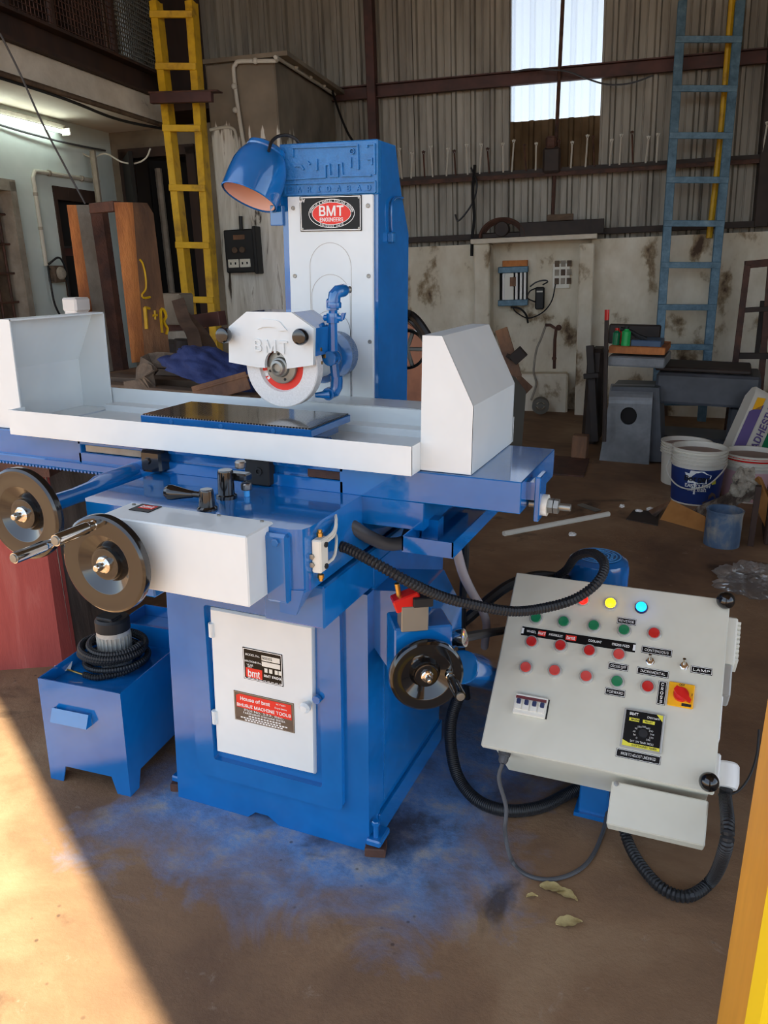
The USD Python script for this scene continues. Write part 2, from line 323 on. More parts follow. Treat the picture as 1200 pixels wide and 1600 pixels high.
grunge('yellow_wood', [(.3, (196, 134, 40)), (.6, (226, 160, 54)), (.75, (236, 176, 70))], 3., .5, bump=.1, stretch=(2, 2, .4), detail=8.)
MATS['block_face'] = usdkit.material(stage, '/World/Looks/block_face', {
    'g': ('geometry', {}), 'm': ('mapping', {'scale': (2.2, 2.2, .28)}), 'n': ('noise_texture', {'scale': 5.5, 'detail': 9., 'roughness': .6, 'distortion': 1.}),
    'r': ('rgb_ramp', {'ramp': [(.34, lin((64, 54, 44))), (.40, lin((206, 200, 186))), (.62, lin((236, 232, 222))), (.68, lin((170, 160, 144)))]}),
    'n2': ('noise_texture', {'scale': 2.5, 'detail': 6.}), 'r2': ('rgb_ramp', {'ramp': [(.3, lin((104, 94, 80))), (.7, lin((148, 136, 118)))]}),
    's': ('separate_xyz', {}), 'm3': ('mapping', {'scale': (9., 9., 1.2)}), 'n3': ('noise_texture', {'scale': 1.6, 'detail': 5.}), 'k': ('math', {'math_type': 'multiply_add', 'value2': .9, 'value3': -.45}), 'z': ('math', {'math_type': 'add'}),
    'mr': ('map_range', {'from_min': 2.46, 'from_max': 2.50, 'clamp': True}), 'x': ('mix', {}), 'b': ('bump', {'strength': .4, 'distance': .01}), 'p': ('principled_bsdf', {'roughness': .85})},
    [('g.position', 'm.vector'), ('m.vector', 'n.vector'), ('n.fac', 'r.fac'), ('g.position', 'n2.vector'), ('n2.fac', 'r2.fac'), ('g.position', 's.vector'), ('g.position', 'm3.vector'), ('m3.vector', 'n3.vector'),
     ('n3.fac', 'k.value1'), ('s.z', 'z.value1'), ('k.value', 'z.value2'), ('z.value', 'mr.value'), ('mr.result', 'x.fac'), ('r.color', 'x.color1'), ('r2.color', 'x.color2'), ('x.color', 'p.base_color'), ('n.fac', 'b.height'), ('b.normal', 'p.normal')], surface='p.BSDF')
plain('yellow_bright', (246, 206, 24), .5)
# ---------------------------------------------------------------- the setting
struct('floor', box(-40, 40, -40, 9.6, -.12, 0), 'floor_earth')
WN = 8.7
def sheet(u0, u1, v0, v1, n0=WN, pitch=.19, rib=.034, phase=0.):
    us, ns = [u0], [0.]
    k = math.floor((u0 - phase) / pitch)
    while True:
        a = phase + k * pitch; k += 1
        if a > u1: break
        for du, dn in ((.0, 0.), (.016, rib), (.046, rib), (.062, 0.), (.115, 0.), (.12, .006), (.128, .006), (.133, 0.)):
            if u0 < a + du < u1: us.append(a + du); ns.append(dn)
    us.append(u1); ns.append(0.)
    us, ns = np.array(us), np.array(ns); t = .0015
    poly = np.vstack([np.stack([us, n0 - ns], 1), np.stack([us, n0 - ns + t], 1)[::-1]])
    m = trimesh.creation.extrude_polygon(sg.Polygon(poly), v1 - v0, engine='earcut'); m.apply_translation([0, 0, v0])
    return bt(m)
# masonry to 1.7 m, then ribbed sheets on steel
wall = struct('wall_back', cat(bbox(-2.6, -1.0, 8.55, 8.95, -.3, 1.70), bbox(.07, 2.6, 8.55, 8.95, -.3, 1.70), bbox(-1.0, .07, 8.72, 8.95, -.3, 1.70)), 'plaster_dirty')
wall.part('pillar', bbox(-1.065, -.905, 8.38, 8.72, -.3, 1.70, .012), 'plaster_dirty')
wall.part('pillar', bbox(-.045, .10, 8.38, 8.72, -.3, 1.66, .012), 'plaster_dirty')
wall.part('lintel', bbox(-1.09, .12, 8.34, 8.72, 1.70, 1.745, .006), 'fascia_paint')
wall.part('ledge', bbox(-.80, -.12, 8.5, 8.72, -.3, .40, .02), 'plaster_dirty')
for u0, u1, v0, v1 in ((-3.9, -2.62, 2.9, 4.7), (-2.62, -1.69, 1.66, 4.7), (-1.69, -.755, 1.66, 4.7), (-.755, .13, 1.66, 2.36), (.13, 1.07, 1.66, 4.7), (1.07, 2.0, 1.66, 4.7), (2.0, 2.6, 1.66, 4.7)):
    wall.part('corrugated_sheet', sheet(u0 - .02, u1 + .02, v0, v1, WN + .06 + .002 * (u0 > 0)), 'sheet_metal')
wall.part('corrugated_sheet', sheet(-.755, .13, 2.30, 2.83, WN + .066), 'dirty_clear_sheet', 'dirty brown translucent sheet below the skylight')
sky_pane = struct('window_1', sheet(-.755, .125, 2.78, 4.7, WN + .07), 'clear_sheet', 'bright translucent roofing sheet let into the corrugated wall')
def ibeam(u0, u1, n, v, h, w=.06, dv=0.):
    """Channel along the wall, open towards us."""
    t = .012
    ms = [box(u0, u1, n - w, n, v + h / 2 - t, v + h / 2), box(u0, u1, n - w, n, v - h / 2, v - h / 2 + t), box(u0, u1, n - t, n, v - h / 2 + t, v + h / 2 - t)]
    return bt(cat(ms))
wall.part('steel_beam', ibeam(-2.52, 2.6, WN, 3.20, .125), 'red_oxide')
wall.part('steel_beam', bbox(-2.5, 2.6, WN - .1, WN + .02, 1.745, 1.80), 'dark_oxide')
wall.part('steel_post', bbox(-2.15, -2.06, WN - .10, WN + .02, 1.745, 4.7, .006), 'red_oxide')
wall.part('steel_post', bbox(1.54, 1.66, WN - .12, WN + .02, 1.745, 4.7, .006), 'dark_oxide')
wall.part('window_bar', bt(cyl((-.315, WN - .05, 1.90), (-.235, WN - .05, 4.7), .018, n=8)), 'rust_dark')
struct('wall_right', bbox(2.6, 2.75, 2.2, 9.0, -.3, 4.7), 'roof_sheet')
struct('ceiling', prism([(-9, 3.878), (4.6, -4.571), (4.6, 11), (-9, 11)], (0, 0, 4.75), (1, 0, 0), (0, 1, 0), .08), 'roof_sheet')
# the white-washed office on the left with a caged store on top
LU, BNK = -4.133, 7.05
room = struct('wall_left', bt(prism(sg.box(2.6, 0, 7.25, 2.76).difference(sg.box(4.35, .98, 5.59, 2.215)).difference(sg.box(6.09, -.1, 6.745, 2.232)), (LU, 0, 0), (0, 1, 0), (0, 0, 1), -.16)), 'wall_green_white')
inner = struct('wall_inner', bt(prism(sg.box(-4.25, -.3, -3.05, 2.76).difference(sg.box(-4.03, -.4, -3.34, 2.56)), (0, BNK, 0), (1, 0, 0), (0, 0, 1), -.14)), 'concrete_grey')
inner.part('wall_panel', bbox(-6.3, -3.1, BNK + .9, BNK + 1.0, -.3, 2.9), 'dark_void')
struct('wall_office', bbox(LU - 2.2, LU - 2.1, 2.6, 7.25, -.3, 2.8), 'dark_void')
blk = struct('trim_1', bbox(-3.15, -2.525, BNK - .02, 8.72, -.3, 3.20, .012), 'block_face', 'square block, bare concrete above and white paint peeling in upright flakes below')
blk.part('cap', bbox(-3.15, -2.40, BNK - .05, 8.72, 3.20, 3.235), 'concrete_grey')
slab = struct('trim_2', bbox(-6.4, -3.58, 2.6, 7.2, 2.745, 2.95, .01), 'ceiling_paint', 'slab over the office')
slab.part('fascia', bbox(-3.582, -3.55, 2.6, 7.05, 2.76, 2.955, .006), 'fascia_paint', 'peeling white edge of the slab')
slab.part('channel', cat(bbox(-3.62, -3.50, 2.6, 7.08, 2.955, 2.975), bbox(-3.60, -3.58, 2.6, 7.08, 2.975, 3.13), bbox(-3.62, -3.50, 2.6, 7.08, 3.13, 3.15)), 'dark_wood', 'dark rusty channel under the cage')
slab.part('pipe', bt(tube([(-3.53, 2.6, 2.745), (-3.53, 7.05, 2.745)], .02, smooth=False)), 'old_wood')
slab.part('pipe', bt(tube([(-3.54, 2.6, 2.715), (-3.535, 5.2, 2.72), (-3.55, 6.2, 2.69), (-3.53, 7.05, 2.725)], .011)), 'rubber')
struct('wall_store', cat(bbox(-5.6, -5.5, 2.6, 9.05, 2.95, 4.9), bbox(-5.5, -3.1, 7.2, 8.9, 2.90, 2.96), bbox(-5.6, -2.4, 8.85, 8.9, 2.9, 4.74)), 'dark_wood')
# window and doors of the office
w2 = struct('window_2', bt(cat(box(LU - .12, LU + .02, 4.35, 4.42, .98, 2.215), box(LU - .12, LU + .03, 5.53, 5.60, .98, 2.215), box(LU - .12, LU + .03, 4.35, 5.6, 2.15, 2.23), box(LU - .12, LU + .05, 4.35, 5.62, .95, 1.0))), 'pale_frame')
for k in range(9):
    w2.part('bar', bt(cyl((LU - .06, 4.47 + .125 * k, 1.0), (LU - .06, 4.47 + .125 * k, 2.16), .009, n=6)), 'rust_dark')
for k in range(5):
    w2.part('bar', bt(cyl((LU - .05, 4.4, 1.15 + .21 * k), (LU - .05, 5.55, 1.15 + .21 * k), .009, n=6)), 'rust_dark')
w2.part('shutter', bbox(LU - .11, LU - .09, 4.4, 5.55, 1.0, 2.16), 'old_wood')
d1 = struct('door_1', bt(cat(box(LU - .1, LU + .01, 6.09, 6.13, 0, 2.232), box(LU - .1, LU + .01, 6.705, 6.745, 0, 2.232), box(LU - .1, LU + .012, 6.09, 6.745, 2.13, 2.232))), 'dark_wood')
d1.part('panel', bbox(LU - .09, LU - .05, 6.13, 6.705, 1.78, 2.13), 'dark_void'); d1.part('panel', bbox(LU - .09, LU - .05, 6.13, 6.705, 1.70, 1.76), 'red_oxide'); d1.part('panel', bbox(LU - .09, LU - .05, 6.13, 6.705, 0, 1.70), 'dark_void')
d2 = struct('door_2', bt(cat(box(-4.05, -3.97, BNK - .03, BNK + .1, 0, 2.58), box(-3.40, -3.32, BNK - .03, BNK + .1, 0, 2.58), box(-4.05, -3.32, BNK - .03, BNK + .1, 2.52, 2.60))), 'dark_wood')
d2.part('leaf', bt(obox((-3.60, BNK + .26, 1.25), [(math.cos(.9), math.sin(.9), 0), (-math.sin(.9), math.cos(.9), 0), (0, 0, 1)], (.62, .035, 2.5), .004)), 'dark_void')
d3 = struct('door_3', bt(obox((-3.83, BNK - .27, 1.28), [(math.cos(-.95), math.sin(-.95), 0), (-math.sin(-.95), math.cos(-.95), 0), (0, 0, 1)], (.56, .035, 2.46), .004)), 'dark_void', 'open dark door leaf with a pale worn edge')
d3.part('edge', bt(cyl((-3.995, BNK - .52, .05), (-4.0, BNK - .52, 2.53), .026, n=6)), 'pale_frame')
d3.part('edge', bt(cyl((-3.66, BNK - .04, .05), (-3.67, BNK - .04, 2.42), .03, n=6)), 'pale_frame')
# the yellow gate post beside the camera
_gp = np.array([[.109, 1.172], [.131, 1.034], [.27, 1.056], [.248, 1.194]])
post = struct('trim_3', prism([tuple(p) for p in _gp[::-1]][::-1], (0, 0, 0), (1, 0, 0), (0, 1, 0), 3.0), 'yellow_wood', 'ochre yellow gate post at the edge of the opening')
post.part('strip', prism([(.131, 1.033), (.145, 1.0), (.30, 1.03), (.27, 1.055)], (0, 0, 0), (1, 0, 0), (0, 1, 0), 3.0), 'yellow_bright', 'brighter yellow front strip')

# ---------------------------------------------------------------- the surface grinder (front looks to -y)
GX, GY = -1.03, 1.66
g = thing('surface_grinder', 'blue and white surface grinding machine with long white splash tray and tall column', 'grinding machine', (GX, 1.95, 0))
# base: a cabinet with a notch under the front, a raised door frame, flared feet
front = sg.Polygon([(-1.336, .0), (-1.10, 0), (-1.075, .022), (-1.035, .022), (-1.0, .0), (-.728, 0), (-.730, .735), (-1.318, .735)])
base = [prism(front, (0, 1.735, 0), (1, 0, 0), (0, 0, 1), .075), box(-1.315, -.731, 1.70, 2.24, .03, .80, .004), box(-1.333, -.722, 1.72, 2.242, .0, .075, .003), box(-1.29, -.86, 2.20, 2.46, 0, .80)]
bs = g.part('base', cat(base), 'blue_paint')
g.part('seam', box(-.7315, -.7295, 1.765, 1.769, .09, .73), 'blue_cast', 'weld seam down the right flank')
fr = prism(rrect(.452, .575, .02, (-1.022, .405)).difference(rrect(.335, .465, .008, (-1.022, .408))), (0, 1.66, 0), (1, 0, 0), (0, 0, 1), .018)
g.part('door_frame', fr, 'blue_paint')
dr = g.part('door', hull([(-1.175, 1.652, 0.6326), (-0.8727, 1.652, 0.634), (-0.8782, 1.652, 0.2052), (-1.183, 1.652, 0.1977)] + [(x, 1.645, z) for x, _, z in [(-1.171, 1.652, 0.6278), (-0.8755, 1.652, 0.6283), (-0.8809, 1.652, 0.2103), (-1.178, 1.652, 0.2029)]] + [(x, 1.664, z) for x, _, z in [(-1.175, 1.652, 0.6326), (-0.8727, 1.652, 0.634), (-0.8782, 1.652, 0.2052), (-1.183, 1.652, 0.1977)]]), 'white_paint')
for p in [(-1.171, 1.645, 0.5705), (-1.179, 1.645, 0.3092)]:
    dr.part('hinge', cyl(A(*p) - A(0, 0, .02), A(*p) + A(0, 0, .02), .0085, n=12), 'white_paint')
p = A(*(-0.8876, 1.645, 0.4161)); dr.part('knob', cat(lathe([(0, 0), (.008, 0), (.008, .012), (.014, .016), (.015, .026), (.009, .033), (0, .034)], p, (0, -1, 0))), 'white_paint')
g.part('latch_boss', cyl(A(*(-0.8589, 1.64, 0.4399)), A(*(-0.8589, 1.64, 0.4399)) - A(0, .012, 0), .011), 'blue_paint')
# feet: levelling bolts in lugs
for p in (A(-1.352, 1.70, 0), A(-.712, 1.668, 0)):
    lug = g.part('levelling_lug', box(p[0] - .022, p[0] + .02, p[1] - .02, p[1] + .05, .028, .048, .004), 'blue_paint')
    lug.part('levelling_bolt', cat(cyl(p + A(0, 0, .004), p + A(0, 0, .085), .007, n=10), bolt(p + A(0, 0, .085), (0, 0, 1), .011, .012)), 'blue_paint')
    lug.part('packing_block', obox(p + A(.0, -.0, .013), frame_of((.3, -1, 0)), (.055, .026, .05), .003), 'rust_dark', 'rusty packing block under the foot')
# the two slide beams that stick out of the base towards us
for x0, x1 in ((-1.327, -1.177), (-.883, -.733)):
    g.part('slide_beam', box(x0, x1, 1.438, 2.2, .740, .838, .004), 'blue_paint')
    g.part('slide_rail', box(x0 + .045, x1 - .045, 1.43, 2.15, .835, .850), 'steel')
# saddle
sad = [hull([(x, y, z) for z in (.843, .981) for x, y in ((-1.315, 1.395), (-1.295, 1.375), (-.775, 1.375), (-.752, 1.385), (-.745, 1.405), (-.745, 2.06), (-1.315, 2.06))]),
       box(-.76, -.592, 1.664, 2.02, .912, .9795, .002), box(-1.46, -1.30, 1.664, 2.02, .912, .9795, .002),
       box(-.83, -.775, 1.36, 1.39, .822, .972, .006), hull([(-.80, 1.366, .85), (-.75, 1.38, .85), (-.80, 1.366, .80), (-.765, 1.372, .795), (-.80, 1.45, .85), (-.75, 1.45, .85), (-.79, 1.45, .80)])]
sd = g.part('saddle', cat(sad), 'blue_paint')
g.part('gear_cover', box(-1.184, -.824, 1.290, 1.396, .836, .986, .003), 'white_paint', 'white sheet cover on the front of the saddle')
for x, y in ((-1.165, 1.38), (-.95, 1.385), (-.845, 1.385)):
    g.part('cover_screw', lathe([(0, 0), (.004, 0), (.004, .003), (0, .004)], (x, y, .986), (0, 0, 1), 10), 'dull_steel')
mp = A(*(-1.125, 1.368, 0.987))
pl = g.part('maker_plate', obox(mp, np.eye(3), (.052, .046, .0015)), 'black_plate', 'small black plate with red logo')
pl.part('logo', obox(mp + A(.002, .006, .001), np.eye(3), (.036, .022, .0008)), 'red_label')
pl.part('lettering', text('bmt', mp + A(.002, .006, .0014), (1, 0, 0), (0, 1, 0), .013, bold=True), 'white_print')
g.part('socket_screw', bolt(A(-.80, 1.36, .955), (0, -1, 0), .009, .006), 'blue_paint')
# lubricant distributor on the saddle's right side with pipes
c = A(*(-0.742, 1.421, 0.9175)); dist = g.part('oil_distributor', box(c[0] - .002, c[0] + .02, c[1] - .015, c[1] + .02, c[2] - .036, c[2] + .036, .003), 'cream_plastic', 'cream oil distributor block with brass unions')
for dz in (-.040, .036): dist.part('union', lathe([(0, 0), (.007, 0), (.007, .008), (.005, .009), (.005, .014), (0, .014)], c + A(.01, .002, dz + (.004 if dz > 0 else -.004)), (0, 0, 1 if dz > 0 else -1), 6), 'brass')
for dz in (-.018, .0): dist.part('union', lathe([(0, 0), (.006, 0), (.006, .006), (0, .007)], c + A(.0, -.013, dz), (0, -1, 0), 6), 'dull_steel')
for dz in (-.025, .022): dist.part('union', lathe([(0, 0), (.006, 0), (.006, .006), (0, .007)], c + A(.018, .006, dz), (1, 0, 0), 6), 'black_matte')
for a, b in ((.030, .05), (.022, .04), (-.026, .005)):
    dist.part('oil_pipe', tube([c + A(.014, .018, a), c + A(.018, .05, a + .006), c + A(.012, .075, b), c + A(-.004, .105, b + .004)], .0035), 'cream_plastic')
# table, guided on the saddle
TY0, TY1, TZ0, TZ1 = 1.66, 2.01, .98, 1.051
slot = sg.box(TY0, TZ0, TY1, TZ1)
tb = g.part('work_table', cat(box(-.80, -.372, TY0, TY1, TZ0, TZ1, .002), box(-1.985, -1.56, TY0, TY1, TZ0, TZ1, .002), box(-1.57, -.79, TY0 + .016, TY1, TZ0 + .002, TZ1 - .001), box(-1.57, -.79, TY0, TY1, TZ0, 1.010, .002), box(-1.57, -.79, TY0, TY1, 1.031, TZ1, .002)), 'blue_paint')
tb.part('slot_key', box(-.885, -.80, TY0 + .004, TY0 + .016, 1.011, 1.030, .001), 'rust_dark', 'rusty key in the table slot')
tb.part('slot_key', box(-1.55, -1.30, TY0 + .006, TY0 + .016, 1.012, 1.030, .001), 'pale_frame', 'worn strip in the table slot')
tb.part('rack', cat(box(-1.96, -1.27, 1.648, 1.668, .962, .984, .003), *[hull([(x + dx, y, z) for y in (1.647, 1.667) for dx, z in ((0, .963), (.0085, .963), (.0065, .957), (.002, .957))]) for x in np.arange(-1.955, -1.285, .012)]), 'blue_paint')
dog = A(*(-1.308, 1.645, 1.015)); g.part('trip_dog', cat(box(dog[0] - .033, dog[0] + .03, 1.625, 1.668, dog[2] - .028, dog[2] + .028, .006), bolt((dog[0] - .008, 1.626, dog[2] + .002), (0, -1, 0), .009, .006)), 'black_gloss', 'black trip dog clamped in the table slot')
dog = A(*(-1.007, 1.645, 1.018)); g.part('trip_dog', cat(box(dog[0] - .035, dog[0] + .032, 1.638, 1.668, dog[2] - .035, dog[2] + .03, .003), lathe([(.005, 0), (.01, 0), (.01, .003), (.005, .003)], (dog[0] + .004, 1.638, dog[2]), (0, -1, 0), 14)), 'black_matte', 'black stop block on the table front')
# reversing lever: stub post with rollers
c = A(*(-1.019, 1.522, 0.981)); rv = g.part('reversing_post', lathe([(0, 0), (.024, 0), (.024, .008), (.019, .010), (.018, .062), (.016, .066), (0, .066)], c, (0, 0, 1)), 'black_gloss')
rv.part('roller', lathe([(0, 0), (.012, 0), (.013, .003), (.013, .013), (.011, .016), (0, .016)], c + A(.035, .03, .016), (0, 0, 1)), 'steel')
rv.part('roller', lathe([(0, 0), (.012, 0), (.013, .003), (.013, .013), (.011, .016), (0, .016)], c + A(.022, .03, .066), (0, 0, 1)), 'steel')
rv.part('cross_arm', box(c[0] - .005, c[0] + .045, c[1] + .012, c[1] + .042, .981 + .038, .981 + .056, .004), 'black_gloss')
rv.part('pin', cyl(c + A(.035, .03, 0), c + A(.035, .03, .016), .007), 'light_blue')
c = A(*(-1.008, 1.429, 0.981)); h2 = A(*(-1.08, 1.406, 1.005)); lv = g.part('control_lever', lathe([(0, 0), (.022, 0), (.022, .004), (.018, .008), (.0155, .042), (.013, .046), (0, .046)], c, (0, 0, 1)), 'black_gloss', 'black lever on top of the saddle')
a = c + A(0, 0, .032); d = unit(h2 + A(0, 0, .012) - a); L = np.linalg.norm(h2 - a) + .012
lv.part('lever_arm', cyl(a, a + d * (L - .05), .007), 'black_gloss')
lv.part('grip', lathe([(0, 0), (.008, 0), (.010, .012), (.017, .045), (.0165, .054), (.011, .062), (0, .064)], a + d * (L - .058), d), 'black_gloss')
# white splash tray: rim, bottom, two bent guards
RIM0, RIM1, RX0, RX1, RY0, RY1 = 1.053, 1.118, -1.752, -.604, 1.612, 2.045
t = .004
tray = [box(RX0, RX1, RY0, RY0 + t, RIM0, RIM1), box(RX0 + .001, RX1 - .001, RY0 + .001, RY1 - .001, RIM0 - .001, RIM0 + .003), box(RX0 - .12, -.487, RY1 - t, RY1, RIM0, RIM1),
        box(RX1 - t, RX1, RY0 + .0005, 1.668, RIM0 + .0005, RIM1 - .0005), box(RX0, RX0 + t, RY0 + .0005, 1.668, RIM0 + .0005, RIM1 - .0005)]
tr = g.part('splash_tray', cat(tray), 'white_paint')
tr.part('tray_step', box(RX0, -.61, 1.985, RY1 - t, RIM0 + .003, RIM0 + .022), 'white_paint')
def guard(x_in, x_out, label):
    """Bent sheet: front and rear flanges with sloped outer top, end wall, sloped wall, narrow roof."""
    s = 1 if x_out > x_in else -1
    xt = x_in + s * .044
    prof = [(x_in, RIM0 + .001), (x_out, RIM0 + .001), (x_out, 1.204), (xt, 1.348), (x_in, 1.348)]
    ms = []
    for y in (1.669, 2.031):
        q = [(x, z) for x, z in prof]
        ms.append(prism(q if s > 0 else q[::-1], (0, y + t, 0), (1, 0, 0), (0, 0, 1), t))
    for (xa, za), (xb, zb) in zip(prof[1:-1], prof[2:]):
        nv = unit((zb - za, xa - xb)); nv = nv * t * (1 if nv @ (A(x_in, 1.12) - A(xa, za)) > 0 else -1)
        ms.append(hull([(x + k * nv[0], y, z + k * nv[1]) for x, z in ((xa, za), (xb, zb)) for k in (0, 1) for y in (1.6695, 2.0345)]))
    ms.append(box(min(x_in, x_out) + .001, max(x_in, x_out) - .001, 1.6735, 2.0305, RIM0 - .001, RIM0 + .003))
    return g.part('splash_guard', cat(ms), 'white_paint', label)
guard(-.604, -.487, 'tall white guard on the right end of the tray')
guard(-1.765, -1.882, 'tall white guard on the left end of the tray')
# right end of the table: bracket plate with a threaded stop
p = A(*(-0.345, 1.78, 1.012))
br = g.part('end_bracket', cat(box(-.352, -.340, 1.70, 1.765, .955, 1.055, .002), box(-.372, -.352, 1.71, 1.755, 1.0, 1.04)), 'blue_paint')
o = A(-.34, 1.735, .985)
br.part('washer', lathe([(0, 0), (.024, 0), (.024, .012), (0, .012)], o, (1, 0, 0)), 'cream_plastic')
br.part('threaded_stop', cat(lathe([(0, .012), (.017, .012), (.017, .024), (0, .024)], o, (1, 0, 0), 6), lathe([(0, .026), (.017, .026), (.017, .036), (0, .036)], o, (1, 0, 0), 6), cyl(o - A(.03, 0, 0), o + A(.062, 0, 0), .008)), 'dull_steel')
# drip gutter under the table's right overhang
gx0, gx1, gz0, gz1, gy0, gy1 = (-0.6197, 1.6, 0.9093)[0], (-0.5011, 1.6, 0.915)[0], (-0.6194, 1.6, 0.8838)[2], (-0.6197, 1.6, 0.9168)[2], 1.60, 2.06
g.part('drip_gutter', cat(box(gx0, gx1, gy0, gy0 + .003, gz0, gz1), box(gx0, gx0 + .003, gy0, gy1, gz0, gz1), box(gx1 - .003, gx1, gy0, gy1, gz0, gz1), box(gx0, gx1, gy0, gy1, gz0 - .003, gz0), box(gx0, gx1, gy1, gy1 + .003, gz0, gz1)), 'blue_paint')
g.part('gutter_hanger', box(gx0 + .01, gx0 + .05, 1.7, 1.74, gz0, .93), 'blue_paint')
# magnetic chuck
CZ = 1.115
ck = g.part('magnetic_chuck', cat(box(-1.397, -.897, 1.71, 1.935, CZ - .022, CZ - .002, .002), box(-1.36, -.925, 1.725, 1.92, RIM0 + .012, CZ - .02, .002), box(-.93, -.885, 1.74, 1.80, RIM0 + .006, RIM0 + .026, .003)), 'blue_paint', 'blue magnetic chuck with a striped steel top')
N = {'g': ('geometry', {}), 's': ('separate_xyz', {}), 'k': ('math', {'math_type': 'multiply', 'value2': 118.}), 'f': ('math', {'math_type': 'fraction'}),
     'r': ('rgb_ramp', {'ramp': [(0, lin((40, 38, 38))), (.68, lin((48, 46, 46))), (.72, lin((150, 142, 128))), (.97, lin((158, 150, 136))), (1., lin((40, 38, 38)))]}), 'p': ('principled_bsdf', {'roughness': .16, 'metallic': .5, 'coat_weight': .4})}
MATS['chuck_top'] = usdkit.material(stage, '/World/Looks/chuck_top', N, [('g.position', 's.vector'), ('s.x', 'k.value1'), ('k.value', 'f.value1'), ('f.value', 'r.fac'), ('r.color', 'p.base_color')], surface='p.BSDF')
ck.part('pole_plate', box(-1.393, -.901, 1.714, 1.931, CZ - .004, CZ + .001, .001), 'chuck_top', 'dark steel pole plate with fine brass stripes')
for x in (-1.30, -1.15, -1.0): ck.part('socket_screw', lathe([(0, 0), (.006, 0), (.006, .002), (0, .002)], (x, 1.71, CZ - .012), (0, -1, 0), 10), 'blue_cast')
g.part('table_strip', box(-.93, -.70, 1.76, 1.80, RIM0 + .003, RIM0 + .007), 'blue_paint')
# column
CY = 2.2
XL, XR = -1.222, -.930
side = [(CY, .80), (2.434, .80), (2.434, 1.575), (2.372, 1.685), (2.323, 1.808), (CY, 1.808)]
col = g.part('column', prism([(y, z) for y, z in side], (XL - .006, 0, 0), (0, 1, 0), (0, 0, 1), XR - XL + .006), 'blue_paint')

# cast head of the column with its raised emblem
def head_xz(px, py):
    s = (px - 65) / 815.; top = 95 - 50 * s; bot = 515 - 20 * s
    return (XL - .004 + s * (XR - XL + .004), 1.808 - (py - top) / (bot - top) * .136)
strokes = [[(88, 118), (88, 372)], [(178, 128), (178, 190)], [(175, 116), (722, 92), (727, 290)], [(115, 372), (452, 352), (452, 250), (486, 250), (492, 346), (556, 346), (556, 240), (590, 240), (596, 342), (832, 338)],
           [(185, 262), (246, 262), (268, 292)], [(300, 225), (322, 250)], [(380, 205), (380, 298)], [(665, 190), (665, 275)], [(800, 84), (858, 82), (860, 330)], [(800, 84), (800, 112)], [(800, 205), (838, 202), (838, 250)],
           [(92, 408), (866, 388)], [(95, 500), (866, 478)], [(95, 408), (98, 500)], [(864, 388), (866, 478)]]
from shapely.ops import unary_union
_rc = head_xz(678, 142)
emb = [prism(unary_union([stroke([head_xz(*p) for p in q], .0046) for q in strokes] + [ellipse(.0075, .0075, 20, _rc).difference(ellipse(.0055, .0055, 20, _rc))]), (0, CY - .0058, 0), (1, 0, 0), (0, 0, 1), .0055),
       text('R', (_rc[0], CY - .0058, _rc[1]), (1, 0, 0), (0, 0, 1), .006, .003)]
hd = col.part('head_casting', cat(box(XL - .008, XR + .001, CY - .006, CY + .02, 1.672, 1.810, .003), *emb), 'blue_cast', 'rough cast head with raised emblem lines')
hd.part('lettering', cat(*[text(ch, (head_xz(140 + 84 * k, 0)[0], CY - .006, head_xz(140 + 84 * k, 457 - 2.2 * k)[1]), (1, 0, 0), (0, 0, 1), .014, .003, True) for k, ch in enumerate('FARIDABAD')]), 'blue_cast', 'raised place name')
# white front cover with arched slots, screws and maker's plate
cov = g.part('column_cover', box(XL + .016, XR - .012, CY - .010, CY + .002, 1.06, 1.672, .0015), 'white_paint', 'white cover plate on the column front')
cx = (XL + XR) / 2 + .004
def arch(z0, zt, r, xo=0.):
    p = sg.box(cx + xo - r, z0, cx + xo + r, zt - r).union(ellipse(r, r, 40, (cx + xo, zt - r)))
    return p.difference(p.buffer(-.0018)).difference(sg.box(-9, 0, 9, z0 + .003))
for zt, r in ((1.548, .066), (1.462, .062), (1.362, .062)):
    cov.part('arch_joint', prism(arch(1.06, zt, r, -.002), (0, CY - .0095, 0), (1, 0, 0), (0, 0, 1), .0012), 'grey_ring', 'joint line of an arched sliding cover')
for p in [(-1.188, 2.19, 1.641), (-0.9564, 2.19, 1.643), (-1.189, 2.19, 1.456), (-0.9552, 2.19, 1.458), (-0.9519, 2.19, 1.277), (-0.9525, 2.19, 1.098)]:
    cov.part('cover_screw', lathe([(0, 0), (.006, 0), (.006, .002), (.0045, .0025), (0, .0015)], p, (0, -1, 0), 12), 'dull_steel')
P0, P1, P2 = A(*(-1.165, 2.188, 1.671)), A(*(-0.9751, 2.188, 1.671)), A(*(-1.164, 2.188, 1.578))
pc = A((P0[0] + P1[0]) / 2, 2.188, (P0[2] + P2[2]) / 2); pw, ph = P1[0] - P0[0], P0[2] - P2[2]
npl = g.part('name_plate', obox(pc, np.eye(3), (pw, .003, ph)), 'black_plate', 'black maker plate with red oval')
yp = pc[1] - .0015
npl.part('plate_border', prism(rrect(pw - .004, ph - .004, .002).difference(rrect(pw - .009, ph - .009, .004)), (pc[0], yp, pc[2]), (1, 0, 0), (0, 0, 1), .0006), 'white_print')
npl.part('oval', prism(ellipse(.312 * pw, .306 * ph), (pc[0] + .004, yp, pc[2]), (1, 0, 0), (0, 0, 1), .0008), 'red_label')
